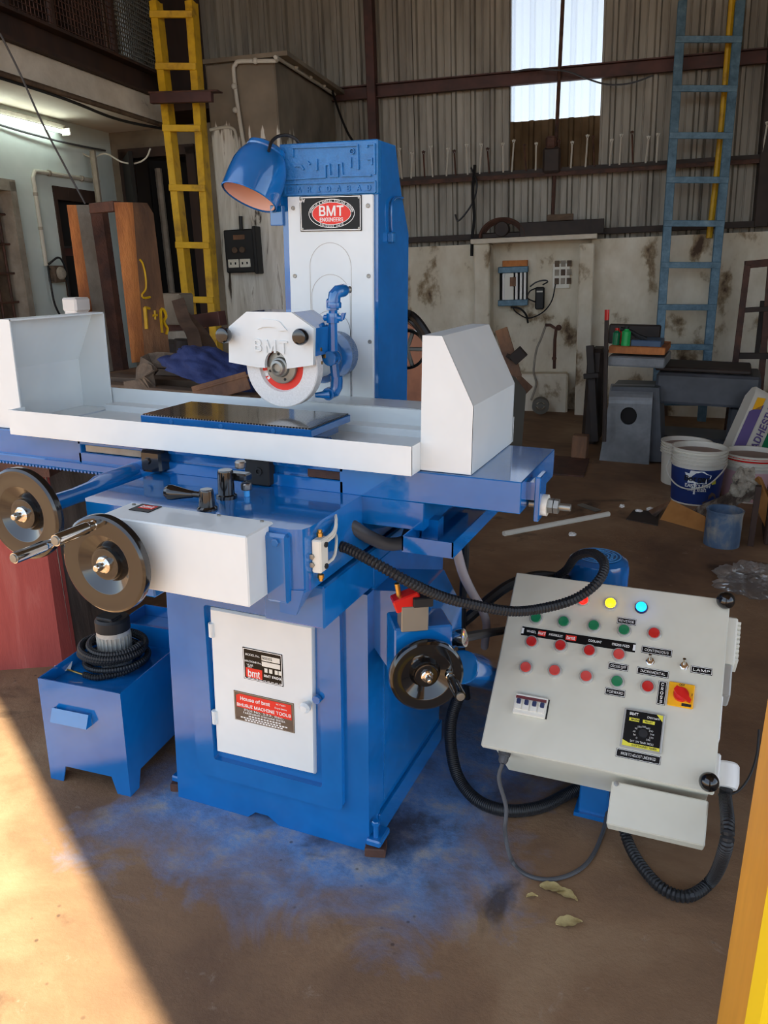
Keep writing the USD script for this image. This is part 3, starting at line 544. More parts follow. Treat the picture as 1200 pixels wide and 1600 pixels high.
npl.part('oval_ring', cat(prism(ellipse(.375 * pw, .410 * ph).difference(ellipse(.375 * pw - .0016, .410 * ph - .0016)), (pc[0] + .004, yp, pc[2]), (1, 0, 0), (0, 0, 1), .0008), prism(ellipse(.312 * pw + .0016, .306 * ph + .0016).difference(ellipse(.312 * pw, .306 * ph)), (pc[0] + .004, yp, pc[2]), (1, 0, 0), (0, 0, 1), .0008)), 'white_print')
def arc_text(s, c, a, b, t0, t1, h, y, flip=False):
    out = []
    for k, ch in enumerate(s):
        if ch == ' ': continue
        t = math.radians(t0 + (t1 - t0) * k / (len(s) - 1)); o = (c[0] + a * math.cos(t), y, c[2] + b * math.sin(t))
        nx, nz = unit((math.cos(t) / a, math.sin(t) / b)); u = (nz, 0, -nx) if not flip else (-nz, 0, nx)
        v = (nx, 0, nz) if not flip else (-nx, 0, -nz)
        out.append(text(ch, o, u, v, h, .0005, True))
    return cat(*out)
co_ = pc + A(.004, 0, 0)
npl.part('lettering', cat(text('BMT', (co_[0], yp - .0008, pc[2] + .007), (1, 0, 0), (0, 0, 1), .026, .0006, True, width=.40 * pw), text('ENGINEERS', (co_[0], yp - .0008, pc[2] - .016), (1, 0, 0), (0, 0, 1), .010, .0006, True, width=.38 * pw),
         arc_text('HYDRAULIC & MANUAL SURFACE GRINDERS', co_, .344 * pw, .358 * ph, 172, 8, .0046, yp), arc_text('FARIDABAD INDIA', co_, .344 * pw, .358 * ph, 238, 302, .0042, yp, True),
         *[prism(stroke([(pc[0] - .098 + .006 * k, pc[2] + .042), (pc[0] - .094 + .006 * k, pc[2] + .032), (pc[0] - .091 + .006 * k, pc[2] + .040)], .0018), (0, yp, 0), (1, 0, 0), (0, 0, 1), .0006) for k in range(3)]), 'white_print')
for sx in (-1, 1):
    for sz in (-1, 1): npl.part('rivet', lathe([(0, 0), (.004, 0), (.003, .0015), (0, .002)], (pc[0] + sx * (pw / 2 - .007), yp, pc[2] + sz * (ph / 2 - .007)), (0, -1, 0), 10), 'dull_steel')
# oil pipe on the right flank and loose plate in front of the tray
col.part('oil_pipe', tube([(-0.922, 2.361, 1.673), (-0.922, 2.306, 1.67), (-0.922, 2.278, 1.649), (-0.922, 2.278, 1.598), (-0.922, 2.283, 1.578)], .004), 'blue_paint')
p = A(*(-0.922, 2.279, 1.562)); col.part('pipe_union', box(p[0] - .01, p[0] + .008, p[1] - .012, p[1] + .012, p[2] - .014, p[2] + .014, .003), 'blue_cast')
g.part('way_cover', box(-1.24, -.745, 2.055, 2.062, 1.02, 1.118), 'white_paint')
g.part('way_cover_top', box(-1.24, -.745, 2.055, CY - .012, 1.112, 1.116), 'white_paint')
# grinding wheel, flange and guard
WC = A(-1.055, 1.855, 1.238)
whl = g.part('grinding_wheel', lathe([(.02, .012), (.060, .012), (.064, 0), (.1015, 0), (.104, .003), (.104, .033), (.1015, .036), (.02, .036)], WC + A(0, 0, 0), (0, 1, 0), 64), 'wheel_grit', 'off white grinding wheel')
ring = ellipse(.062, .062, 48, (0, 0)).difference(ellipse(.040, .040, 48)).difference(sg.Polygon([(-.09, -.018), (-.03, -.010), (-.03, -.024), (-.09, -.036)]))
whl.part('label_ring', prism(ring, WC + A(0, .0118, 0), (1, 0, 0), (0, 0, 1), .0015), 'red_label', 'red paper ring on the wheel')
whl.part('label_print', cat(*[prism(stroke([(.058 * math.cos(math.radians(a)), .058 * math.sin(math.radians(a))), (.049 * math.cos(math.radians(a)), .049 * math.sin(math.radians(a)))], .006), WC + A(0, .0103, 0), (1, 0, 0), (0, 0, 1), .0006) for a in (172, 205, 216)]), 'white_print')
whl.part('flange', lathe([(.043, .012), (.043, .002), (.041, 0), (.026, -.002), (.024, -.012), (.020, -.014), (.018, -.024), (.012, -.026), (.010, -.018), (0, -.018)], WC, (0, 1, 0), 36), 'dull_steel')
for a in (25, 100, 200, 290): whl.part('flange_hole', cyl(WC + A(.033 * math.cos(math.radians(a)), .0005, .033 * math.sin(math.radians(a))), WC + A(.033 * math.cos(math.radians(a)), -.003, .033 * math.sin(math.radians(a))), .0035, n=10), 'black_matte')
GYF = 1.838
pts = [(p[0], p[2]) for p in [(-1.14, 1.838, 1.375), (-1.011, 1.838, 1.376), (-0.95, 1.838, 1.339), (-0.9542, 1.838, 1.249), (-1.037, 1.838, 1.235), (-1.119, 1.838, 1.236), (-1.2, 1.838, 1.245), (-1.196, 1.838, 1.335)]]
gp2 = sg.Polygon(pts); face = gp2.difference(ellipse(.032, .036, 32, (WC[0] - .006, WC[2] + .006)))
wg = g.part('wheel_guard', cat(prism(face, (0, GYF + .012, 0), (1, 0, 0), (0, 0, 1), .012)), 'white_paint', 'white front of the wheel guard')
shell = gp2.difference(sg.Polygon([(x * .985 + WC[0] * .015 * 1, z) for x, z in pts]).buffer(-.006).union(sg.box(-1.17, 1.1, -.945, 1.27).intersection(ellipse(.109, .109, 60, (WC[0], WC[2])).union(sg.box(WC[0] - .109, 1.0, WC[0] + .109, WC[2])))))
wg.part('guard_shell', prism(shell, (0, 1.945, 0), (1, 0, 0), (0, 0, 1), .095), 'blue_paint', 'blue side of the guard')
wg.part('guard_back', prism(gp2.difference(ellipse(.05, .05, 24, (WC[0], WC[2]))), (0, 1.958, 0), (1, 0, 0), (0, 0, 1), .014), 'blue_paint')
for p in [(-1.196, 1.833, 1.316), (-0.9746, 1.833, 1.32)]:
    wg.part('hand_knob', lathe([(.006, -.012), (.006, .004), (.018, .008), (.0205, .014), (.0205, .024), (.018, .029), (.012, .031), (0, .030)], p, (0, -1, 0), 28), 'black_gloss', 'black round hand knob')
lo = A(*(-1.073, 1.838, 1.291)); wg.part('lettering', cat(*[text(ch, (lo[0] - .037 + .037 * k, GYF, lo[2] + .001 - .001 * k), (1, 0, 0), (0, 0, 1), .030, .004, True) for k, ch in enumerate('BMT')]), 'white_paint', 'raised letters on the guard')
fx = lambda x, z: (lo[0] + x, lo[2] + z)
wg.part('raised_emblem', prism(sg.Polygon([fx(-.045, .060), fx(-.020, .068), (fx(.02, .066)), fx(.030, .062), fx(.052, .040), fx(.044, .040), fx(.026, .038), fx(.018, .046), fx(.0, .048), fx(-.02, .046), fx(-.036, .040), fx(-.036, .050)]).buffer(-.0008), (0, GYF, 0), (1, 0, 0), (0, 0, 1), .004), 'white_paint')
for p in [(-0.957, 1.881, 1.284), (-0.957, 1.905, 1.265), (-0.957, 1.883, 1.25)]:
    wg.part('guard_screw', bolt(p, (1, 0, 0), .0055, .006), 'brass')
g.part('spindle', lathe([(0, 0), (.052, 0), (.052, .13), (.062, .14), (.066, .15), (.066, .245), (0, .245)], WC + A(0, .10, 0), (0, 1, 0), 36), 'white_paint')
g.part('spindle_collar', lathe([(.050, .2), (.070, .2), (.072, .205), (.072, .262), (.066, .268), (.066, .32), (0, .32)], WC + A(0, .02, 0), (0, 1, 0), 36), 'blue_paint')
# coolant pipe beside the wheel
CPY = 1.93
pp = [(-0.9373, 1.93, 1.42), (-0.942, 1.93, 1.359), (-0.942, 1.93, 1.259), (-0.9341, 1.93, 1.181), (-0.966, 1.9, 1.165), (-0.9332, 1.99, 1.427)]
pp = [A(*p) for p in pp]
cp = g.part('coolant_pipe', cat(tube([pp[0], pp[1], pp[2]], .012, smooth=False), tube([pp[2], pp[3] + A(0, 0, .006)], .0125, smooth=False)), 'blue_paint', 'blue coolant pipe with a cock and elbows')
cp.part('elbow', cat(tube([pp[0] - A(0, 0, .03), pp[0] - A(0, 0, .012), pp[0] + A(.003, .004, .002), pp[0] + A(.014, .02, .006), pp[5] - A(.004, .006, 0)], .0165, n=14), lathe([(.0175, 0), (.0185, .002), (.0185, .012), (.0175, .014)], pp[0] - A(0, 0, .036), (0, 0, 1))), 'blue_paint')
cp.part('pipe_end', cyl(pp[5] - A(.006, .01, 0), pp[5] + A(.008, .012, 0), .009), 'dull_steel')
cp.part('elbow', cat(tube([pp[3] + A(0, 0, .03), pp[3] + A(0, 0, .01), pp[3] + A(-.002, -.002, -.006), pp[3] + A(-.014, -.008, -.012), pp[4] + A(.018, .006, .002)], .0165, n=14)), 'blue_paint')
cp.part('nozzle', cyl(pp[4] + A(.022, .008, .002), pp[4] - A(.012, .008, .0), .012, .006), 'blue_paint')
cp.part('union', lathe([(0, 0), (.016, 0), (.016, .024), (.013, .028), (0, .028)], pp[1] + A(0, 0, .02), (0, 0, 1), 6), 'blue_paint')
cp.part('cock', cat(cyl(pp[1] - A(.024, 0, 0), pp[1] + A(.026, 0, 0), .008), lathe([(0, -.012), (.016, -.012), (.017, .0), (.016, .012), (0, .012)], pp[1], (0, 0, 1)), hull([pp[1] + A(x, y, z) for x, z in ((.018, -.004), (.03, -.004), (.036, .014), (.028, .014)) for y in (-.005, .005)])), 'blue_paint')
cp.part('joint_ball', cat(ball(pp[2], .021), cyl(pp[2] - A(.0, .026, 0), pp[2] + A(0, .0, 0), .019)), 'blue_paint')
# work lamp hung at the column's left shoulder
lm = g.part('work_lamp', tube([(-1.238, 2.2, 1.648), (-1.232, 2.2, 1.787)], .012, smooth=False), 'blue_paint', 'blue bracket of the lamp')
oc = A(*(-1.296, 2.13, 1.667)); ax = unit((-0.211, -0.4104, -0.8862)); r = .080
lm.part('lamp_shade', lathe([(r, 0), (r + .0025, .002), (r + .002, .05), (r - .001, .085), (r - .008, .11), (r - .018, .128), (r - .026, .138), (r - .032, .140), (0, .142), (0, .138), (r - .034, .136), (r - .02, .124), (r - .010, .106), (r - .004, .085), (r - .001, .05), (r - .001, .0)], oc, -ax, 40), 'blue_paint', 'blue bell shaped lamp shade')
lm.part('shade_lining', lathe([(r - .003, .004), (r - .0035, .05), (r - .006, .085), (r - .022, .120), (.02, .132), (0, .134), (0, .132), (.02, .130), (r - .024, .118), (r - .008, .085), (r - .005, .05), (r - .0045, .004)], oc, -ax, 40), 'shade_lining', 'pinkish white inside of the shade')
lm.part('lamp_cap', lathe([(0, .132), (.056, .132), (.059, .138), (.057, .148), (.045, .155), (0, .157)], oc, -ax, 30), 'blue_paint')
lm.part('bulb', cat(ball(oc - ax * .095, .022, 2), cyl(oc - ax * .105, oc - ax * .13, .014)), 'cream_plastic')
lm.part('lamp_cable', tube([(-1.221, 2.12, 1.784), (-1.223, 2.14, 1.809), (-1.219, 2.17, 1.827), (-1.204, 2.2, 1.833), (-1.185, 2.21, 1.824), (-1.179, 2.22, 1.813)], .0045), 'rubber')
lm.part('lamp_joint', cat(box(-1.262, -1.228, 2.19, 2.23, 1.765, 1.80, .003), cyl(oc - ax * .15, A(-1.245, 2.2, 1.775), .007)), 'yellow_print')
bq = A(*(-1.247, 2.2, 1.615)); lm.part('lamp_foot', box(bq[0] - .018, bq[0] + .022, 2.19, 2.22, bq[2] - .02, bq[2] + .035, .002), 'blue_paint')

# ---------------------------------------------------------------- handwheels of the machine
def handwheel(c, nrm, R, grip_px, grip_len, mat='black_enamel', up=None, flat=.62):
    """Dished hand wheel facing nrm, with a turning grip at grip_px (a point on its face)."""
    w = unit(nrm); c = np.asarray(c, float)
    prof = [(0, -.02), (R * .25, -.02), (R * .3, -.012), (R * flat, -.006), (R - .006, -.006), (R, -.001), (R + .0005, .006), (R - .001, .014), (R - .006, .018), (R * .96 - .006, .0175), (R * flat, .0165), (R * flat - .002, .0155), (R * .36, .002), (R * .33, .002), (R * .32, .012), (R * .27, .013), (0, .013)]
    h = g.part('handwheel', lathe(prof, c, w, 56), mat)
    h.part('hub_nut', cat(lathe([(R * .17, .012), (R * .17, .018), (R * .14, .021), (R * .085, .022), (R * .085, .034), (R * .06, .04), (0, .042)], c, w, 20)), 'chrome')
    gp = np.asarray(grip_px, float); gp = gp + w * (.014 - (gp - c) @ w)
    h.part('grip_collar', lathe([(0, 0), (.010, 0), (.010, .012), (.0085, .014), (.0085, .02), (.0105, .022), (.0105, .028), (0, .028)], gp, w, 16), 'chrome')
    h.part('grip', lathe([(0, .028), (.0105, .028), (.0125, .034), (.0125, grip_len - .006), (.0115, grip_len), (0, grip_len)], gp, w, 20), 'chrome' if mat == 'black_enamel' else 'black_gloss')
    h.part('grip_end', lathe([(0, grip_len), (.0095, grip_len), (.009, grip_len + .003), (0, grip_len + .004)], gp, w, 16), 'dull_steel')
    return h
h1 = A(*(-1.395, 1.3, 0.9637)); h2c = A(*(-1.134, 1.25, 0.9012))
handwheel(h1, (0, -1, 0), .104, (-1.309, 1.286, 0.9122), .115)
g.part('cross_shaft', cat(lathe([(.0, .0), (.034, .0), (.034, .012), (.028, .016), (.021, .03), (.019, .12), (.022, .18), (.030, .21), (.032, .36), (0, .36)], h1 + A(.006, .018, .002), (0, 1, 0), 28)), 'blue_paint')
g.part('shaft_collar', lathe([(.0, -.002), (.035, -.002), (.036, .0), (.036, .018), (.030, .022), (.024, .034), (0, .034)], h1 + A(.006, .018, .002), (0, 1, 0), 28), 'light_blue')
handwheel(h2c, (0, -1, 0), .106, (-1.14, 1.236, 0.9894), .115)
g.part('cross_shaft', cyl(h2c, h2c + A(0, .12, 0), .022), 'blue_paint')
# vertical feed: bracket, square gear box, wheel turned to the right
vn = unit(A(.54, -.84, 0)); vu = unit(np.cross((0, 0, 1), vn)) * 1; vax = [np.cross((0, 0, 1), vn) * 1, (0, 0, 1), vn]
vu = unit(np.cross(A(0, 0, 1), vn)); VC = A(*(-0.5514, 1.58, 0.6037))
vb = g.part('feed_bracket', cat(prism([(p[0], p[2]) for p in [(-0.7552, 1.7, 0.612), (-0.6947, 1.7, 0.5323), (-0.5528, 1.7, 0.5647), (-0.555, 1.7, 0.6574), (-0.6051, 1.7, 0.7479), (-0.7546, 1.7, 0.7288)]], (0, 1.86, 0), (1, 0, 0), (0, 0, 1), .16)), 'blue_paint')
vb.part('gear_box', cat(obox(VC - vn * .075 + A(0, 0, .028), [vu, (0, 0, 1), vn], (.135, .15, .10), .004)), 'blue_paint')
vb.part('feed_shaft', cyl(VC - vn * .06, VC, .022), 'blue_paint')
vb.part('support_arm', cyl(A(*(-0.5191, 1.76, 0.539)), A(*(-0.5661, 2.6, 0.0654)), .042, .056), 'blue_paint')
handwheel(VC, vn, .086, A(*(-0.4718, 1.55, 0.6037)), .10, 'black_gloss', flat=.7)
lc = A(*(-0.5917, 1.6, 0.7386)); lb = g.part('stop_block', obox(lc + A(.0, 0, -.005), [vu, (0, 0, 1), vn], (.062, .062, .05), .002), 'dull_steel', 'bare metal stop block on the feed box')
lb.part('red_stop', obox(lc + A(-.012, -.012, .034), [unit(vu + A(0, 0, .35)), unit(A(0, 0, 1) - .35 * vu), vn], (.062, .032, .04), .003), 'red_enamel', 'red painted stop')
lb.part('stop_pin', cyl(lc + A(-.025, -.02, .04), lc + A(-.03, -.024, .075), .006), 'brass')
lb.part('cap', obox(lc + A(.02, .0, .036), [vu, (0, 0, 1), vn], (.045, .022, .045), .002), 'black_matte')
a, b = A(*(-0.5413, 1.66, 0.6511)), A(*(-0.4919, 1.66, 0.6669))
vb.part('conduit_gland', lathe([(0, 0), (.017, 0), (.017, .022), (.019, .024), (.019, .040), (.022, .042), (.022, .058), (.015, .060), (0, .060)], a, b - a, 12), 'chrome')
# ---------------------------------------------------------------- plates on the cabinet door
q0, q1, q2 = A(*(-1.078, 1.645, 0.5384)), A(*(-0.961, 1.645, 0.534)), A(*(-1.079, 1.645, 0.4472))
dw, dh = q1[0] - q0[0], q0[2] - q2[2]; dc = A((q0[0] + q1[0]) / 2, 1.6445, (q0[2] + q2[2]) / 2 + .001)
D2 = lambda x, z: (dc[0] + x * dw, dc[1] - .001, dc[2] + z * dh)
p1 = g.part('name_plate', obox(dc, np.eye(3), (dw, .002, dh)), 'black_plate', 'small black data plate on the door')
p1.part('plate_border', prism(rrect(dw - .003, dh - .003, .002).difference(rrect(dw - .007, dh - .007, .003)), (dc[0], dc[1] - .001, dc[2]), (1, 0, 0), (0, 0, 1), .0005), 'white_print')
p1.part('data_field', cat(*[prism(sg.box(*b), D2(0, 0), (dw, 0, 0), (0, 0, dh), .0005 / (dw * dh)) for b in ((-.02, .20, .44, .36), (-.02, .02, .44, .17), (.04, -.16, .12, -.03), (.16, -.16, .24, -.03), (.30, -.16, .38, -.03), (.40, -.16, .46, -.03))]), 'cream_plastic')
p1.part('logo_field', prism(sg.box(-.44, -.42, -.02, -.12), D2(0, 0), (dw, 0, 0), (0, 0, dh), .0005 / (dw * dh)), 'red_label')
X_, Z_ = (1, 0, 0), (0, 0, 1)
p1.part('lettering', cat(text('MODEL No.', D2(-.25, .30), X_, Z_, .006), text('MACHINE No.', D2(-.24, .09), X_, Z_, .0055), text('YEAR', D2(-.33, -.03), X_, Z_, .0055), text('MFG.', D2(-.33, -.09), X_, Z_, .004), text('bmt', A(*D2(-.23, -.28)) - A(0, .0006, 0), X_, Z_, .019, .0006, True, width=.036), text('BMT ENGG.', D2(.25, -.27), X_, Z_, .007, bold=True), *[prism(sg.box(-.4 + .1 * k, -.44, -.33 + .1 * k, -.425), D2(0, 0), (dw, 0, 0), (0, 0, dh), .0004 / (dw * dh)) for k in range(9)]), 'white_print')
p1.part('stamped_number', text('SS501', A(*D2(.12, .285)) - A(0, .0006, 0), X_, Z_, .007), 'black_matte')
q0, q1, q2 = A(*(-1.113, 1.645, 0.4058)), A(*(-0.9322, 1.645, 0.4063)), A(*(-1.115, 1.645, 0.3186))
dw, dh = q1[0] - q0[0], q0[2] - q2[2]; dc = A((q0[0] + q1[0]) / 2, 1.6445, (q0[2] + q2[2]) / 2)
p2 = g.part('name_plate', obox(dc, np.eye(3), (dw, .002, dh)), 'old_wood', 'red and brown maker plate on the door')
p2.part('red_band', prism(sg.Polygon([(-.46, -.03), (-.46, .36), (-.40, .43), (.46, .43), (.46, -.08)]), D2(0, 0), (dw, 0, 0), (0, 0, dh), .0005 / (dw * dh)), 'red_label')
p2.part('plate_border', prism(rrect(dw - .002, dh - .002, .002).difference(rrect(dw - .006, dh - .006, .003)), (dc[0], dc[1] - .001, dc[2]), (1, 0, 0), (0, 0, 1), .0004), 'dull_steel')
p2.part('lettering', cat(text('House of bmt', A(*D2(-.14, .29)) - A(0, .0006, 0), X_, Z_, .010, bold=True, width=dw * .5), text('46 Years', A(*D2(.29, .36)) - A(0, .0006, 0), X_, Z_, .005), text('Experience', A(*D2(.29, .23)) - A(0, .0006, 0), X_, Z_, .005), text('BHURJI MACHINE TOOLS', A(*D2(0, .06)) - A(0, .0006, 0), X_, Z_, .009, bold=True, width=dw * .9),
      text('Plot No. 133, Sec.', D2(0, -.09), X_, Z_, .006, width=dw * .66), text('FARIDABAD (Haryana) INDIA', D2(0, -.19), X_, Z_, .0055, width=dw * .7), *[prism(sg.box(x0 + .05 * k, z, x0 + .035 + .05 * k, z + .045), D2(0, 0), (dw, 0, 0), (0, 0, dh), .0004 / (dw * dh)) for x0, z, m in ((-.26, -.31, 11), (-.40, -.39, 16), (-.33, -.46, 13)) for k in range(m)]), 'white_print')

# ---------------------------------------------------------------- control cabinet on its stand
CO, CR_, CN, CU = A(*(-0.1948, 1.95, 0.4972)), A(*(0.999807, 0.017729, 0.008467)), A(*(0.006603, -0.709101, 0.705076)), A(*(-0.018504, 0.704884, 0.709082))
def kp(s, t, d=0.): return CO + CR_ * s + CU * t + CN * d
KAX = np.array([CR_, CU, CN])
HW, HH = .277, .2445
cab = thing('control_cabinet', 'grey-white tilted control cabinet with rows of red and green push buttons', 'control panel', kp(0, 0, -.2) * A(1, 1, 0))
cab.part('body', obox(kp(.010, .0, -.15), KAX, (2 * HW - .04, 2 * HH - .012, .26), .003), 'cabinet_paint')
fd = cab.part('front_door', obox(kp(0, 0, -.010), KAX, (2 * HW, 2 * HH, .020), .003), 'cabinet_paint')
cab.part('door_seal', obox(kp(0, 0, -.021), KAX, (2 * HW - .012, 2 * HH - .012, .006)), 'grey_ring')
q = [A(*p) for p in [(0.0463, -0.2532), (0.2691, -0.2601), (0.2671, -0.3523), (0.051, -0.3651)]]
mid = sum(q) / 4; tw, th_ = (q[1][0] - q[0][0] + q[2][0] - q[3][0]) / 2, (q[0][1] - q[3][1] + q[1][1] - q[2][1]) / 2
cab.part('terminal_box', obox(kp(mid[0], mid[1], -.03 - .035), KAX, (tw, th_, .07), .003), 'cabinet_paint', 'small plain box under the cabinet')
cab.part('box_screw', lathe([(0, 0), (.006, 0), (.006, .003), (0, .004)], kp(q[0][0] + .013, q[0][1] - .009, -.030), CN, 12), 'dull_steel')
def lamp_at(st, mat):
    b = kp(*st); n = cab.part('indicator_lamp', lathe([(0, .003), (.0135, .003), (.0135, .010), (.0115, .014), (.006, .0165), (0, .017)], b, CN, 24), mat)
    n.part('bezel', lathe([(.0135, 0), (.0165, 0), (.0165, .005), (.0145, .008), (.0135, .008)], b, CN, 24), 'grey_ring' if mat != 'lamp_blue' else 'navy_plastic')
for st, mt in zip([(-0.085, 0.1857), (-0.0134, 0.1873), (0.0647, 0.1884)], ('lamp_red', 'lamp_yellow', 'lamp_blue')): lamp_at(st, mt)
def button(st, mat):
    b = kp(*st); n = cab.part('push_button', lathe([(0, .004), (.0135, .004), (.0135, .012), (.0122, .0135), (0, .0125)], b, CN, 24), mat)
    n.part('bezel', lathe([(.0138, 0), (.0182, 0), (.0182, .006), (.0164, .010), (.0138, .010)], b, CN, 24), 'grey_ring')
for st in [(-0.1984, 0.1157), (-0.1249, 0.1164), (-0.0467, 0.1181), (0.0299, 0.118), (0.0303, -0.0207)]: button(st, 'green_button')
for st in [(0.1041, 0.1213), (-0.1983, 0.0477), (-0.1225, 0.0497), (-0.048, 0.0482), (0.1045, -0.0205)]: button(st, 'red_button')
for st in [(0.0257, 0.0504), (-0.2006, -0.0243), (-0.1261, -0.0198), (-0.046, -0.021)]: button(st, 'red_button_pale')
def label_plate(st, w, h, s, vert=False):
    b = kp(*st, .0006); n = cab.part('label_plate', obox(b, KAX, (w, h, .0014)), 'black_plate')
    n.part('plate_border', prism(rrect(w - .002, h - .002, .001).difference(rrect(w - .004, h - .004, .001)), kp(*st, .0013), CR_, CU, .0003), 'white_print')
    if vert:
        n.part('lettering', cat(*[text(ch, kp(st[0], st[1] + h * (.36 - .18 * k), .0013), CR_, CU, .0075, .0003, True) for k, ch in enumerate(s)]), 'white_print')
    else:
        n.part('lettering', text(s, kp(*st, .0013), CR_, CU, .0066, .0003, width=w * .78), 'white_print')
for (px, s, w, h, vt), st in zip(((0, 'REVERSE', .048, .0175, 0), (0, 'CONTINUOUS', .074, .0185, 0), (0, 'CROSS OFF', .049, .0175, 0), (0, 'INCREMENTAL', .076, .0185, 0), (0, 'FORWARD', .049, .0185, 0), (0, 'LAMP', .050, .018, 0), (0, 'CROSS', .020, .060, 1), (0, 'KNOB TO ADJUST UNDERFED', .103, .0205, 0)),
                                 [(0.0328, 0.1453), (0.1153, 0.0762), (0.0281, 0.0197), (0.1123, 0.0194), (0.0291, -0.0478), (0.2246, 0.0445), (0.1389, -0.029), (0.1022, -0.194)]): label_plate(st, w, h, s, vt)
# long strip with the four circuit names
sa, sb = A(*(-0.2306, 0.0734)), A(*(0.0633, 0.0794)); sc = (sa + sb) / 2; sl = sb[0] - sa[0]
ln = cab.part('label_strip', obox(kp(sc[0], sc[1], .0008), KAX, (sl, .024, .0016)), 'black_plate', 'long black strip naming the circuits')
for x in (-1, 1): ln.part('plate_border', obox(kp(sc[0] + x * (sl / 2 - .003), sc[1], .0018), KAX, (.006, .016, .0006)), 'white_print')
ln.part('lettering', cat(*[text(s, kp(sc[0] + x * sl, sc[1] + .001, .0016), CR_, CU, .0062, .0004, True, width=w) for s, x, w in (('WHEEL', -.41, .026), ('HYDRAULIC', -.19, .036), ('COOLANT', .155, .034), ('CROSS FEED', .375, .044))]), 'white_print')
for x, w in ((-.315, .020), (-.055, .028)):
    lg = ln.part('logo', obox(kp(sc[0] + x * sl, sc[1], .0019), KAX, (w, .014, .0008)), 'red_label')
    ln.part('logo_lettering', text('bmt' if w > .025 else 'BMT', kp(sc[0] + x * sl, sc[1], .0023), CR_, CU, .009 if w > .025 else .007, .0004, True), 'white_print')
# toggles, rotary switch, breaker, timer, knobs
for st in [(0.1031, 0.0466), (0.1838, 0.0489)]:
    tg = cab.part('toggle_switch', lathe([(0, 0), (.011, 0), (.011, .003), (.0085, .004), (.0085, .010), (0, .010)], kp(*st), CN, 6), 'chrome')
    tg.part('lever', cyl(kp(*st, .008), kp(st[0] - .001, st[1] + .010, .026), .0028, .0042, 10), 'chrome')
st = A(*(0.1836, -0.0272)); rs = cab.part('rotary_switch', obox(kp(*st, .004), KAX, (.060, .060, .008), .002), 'yellow_plastic', 'yellow square switch with red rotary knob')
rs.part('knob', cat(lathe([(0, .008), (.0185, .008), (.0185, .014), (.017, .017), (0, .017)], kp(*st), CN, 28), prism(sg.Polygon([(-.018, .006), (-.012, .016), (.004, .010), (.024, -.014), (.022, -.020), (.012, -.017), (-.010, -.006)]), kp(st[0], st[1], .0165), CR_, CU, .012)), 'red_enamel')
rs.part('lettering', cat(text('OFF', kp(st[0], st[1] + .025, .008), CR_, CU, .005, .0004, True), text('I', kp(st[0] + .025, st[1] + .004, .008), CR_, CU, .005, .0004, True), obox(kp(st[0] + .014, st[1] - .024, .0083), KAX, (.022, .007, .0005))), 'black_matte')
st = A(*(-0.171, -0.1224)); mb = cab.part('circuit_breaker', obox(kp(*st, .006), KAX, (.083, .052, .012), .002), 'cream_plastic', 'cream four pole circuit breaker')
mb.part('stripe', obox(kp(st[0], st[1] + .0165, .0125), KAX, (.078, .007, .001)), 'maroon_plastic')
for k in range(4):
    x = st[0] - .030 + .020 * k
    pl_ = mb.part('pole', obox(kp(x, st[1] - .002, .0135), KAX, (.0175, .026, .004), .001), 'cream_plastic')
    mb.part('toggle', obox(kp(x + .001, st[1] + .004, .018), KAX, (.010, .013, .008), .0015), 'navy_plastic')
mb.part('shadow_gap', obox(kp(st[0] + .043, st[1], .001), KAX, (.004, .05, .002)), 'black_matte')
st = A(*(0.1053, -0.1323)); tm = cab.part('timer', obox(kp(*st, .005), KAX, (.096, .096, .010), .002), 'grey_ring', 'square timer with a small dial')
tm.part('face', obox(kp(*st, .0105), KAX, (.086, .088, .002)), 'black_plate')
tm.part('yellow_trim', cat(*[prism(sg.Polygon(p), kp(*st, .0115), CR_, CU, .0005) for p in ([(-.043, -.030), (-.043, -.044), (.043, -.044), (.043, -.036), (-.028, -.036)], [(.028, .044), (.043, .044), (.043, .028)], [(-.034, .018), (-.010, .018), (-.010, .026), (-.034, .026)], [(-.002, .018), (.026, .018), (.026, .026), (-.002, .026)])]), 'yellow_print')
tm.part('dial', lathe([(0, .0115), (.011, .0115), (.010, .018), (0, .0185)], kp(st[0] + .002, st[1] - .008), CN, 20), 'black_matte')
tm.part('lettering', cat(text('BMT', kp(st[0] - .024, st[1] + .036, .0115), CR_, CU, .007, .0004, True), text('Delmark', kp(st[0] + .022, st[1] + .034, .0115), CR_, CU, .0055, .0004), *[text('%d' % (30 * k), kp(st[0] + .002 + .021 * math.cos(math.radians(230 - 28 * k)), st[1] - .008 + .017 * math.sin(math.radians(230 - 28 * k)), .0115), CR_, CU, .0038, .0004) for k in range(11)], text('SET ON TIME (SEC)', kp(st[0] + .001, st[1] - .030, .0115), CR_, CU, .0042, .0004)), 'white_print')
tm.part('dark_lettering', cat(text('MAINS', kp(st[0] - .020, st[1] + .022, .012), CR_, CU, .0042, .0004, True), text('RELAY', kp(st[0] + .012, st[1] + .022, .012), CR_, CU, .0042, .0004, True), text('ELECTRONIC TIMER', kp(st[0] + .008, st[1] - .040, .012), CR_, CU, .0042, .0004, True)), 'black_matte')
for st in [(0.2651, 0.2337), (0.2628, -0.2233)]:
    cab.part('ball_knob', cat(ball(kp(*st, .016), .0225, 3), cyl(kp(*st, -.01), kp(*st, .01), .010)), 'black_gloss', 'black ball knob')
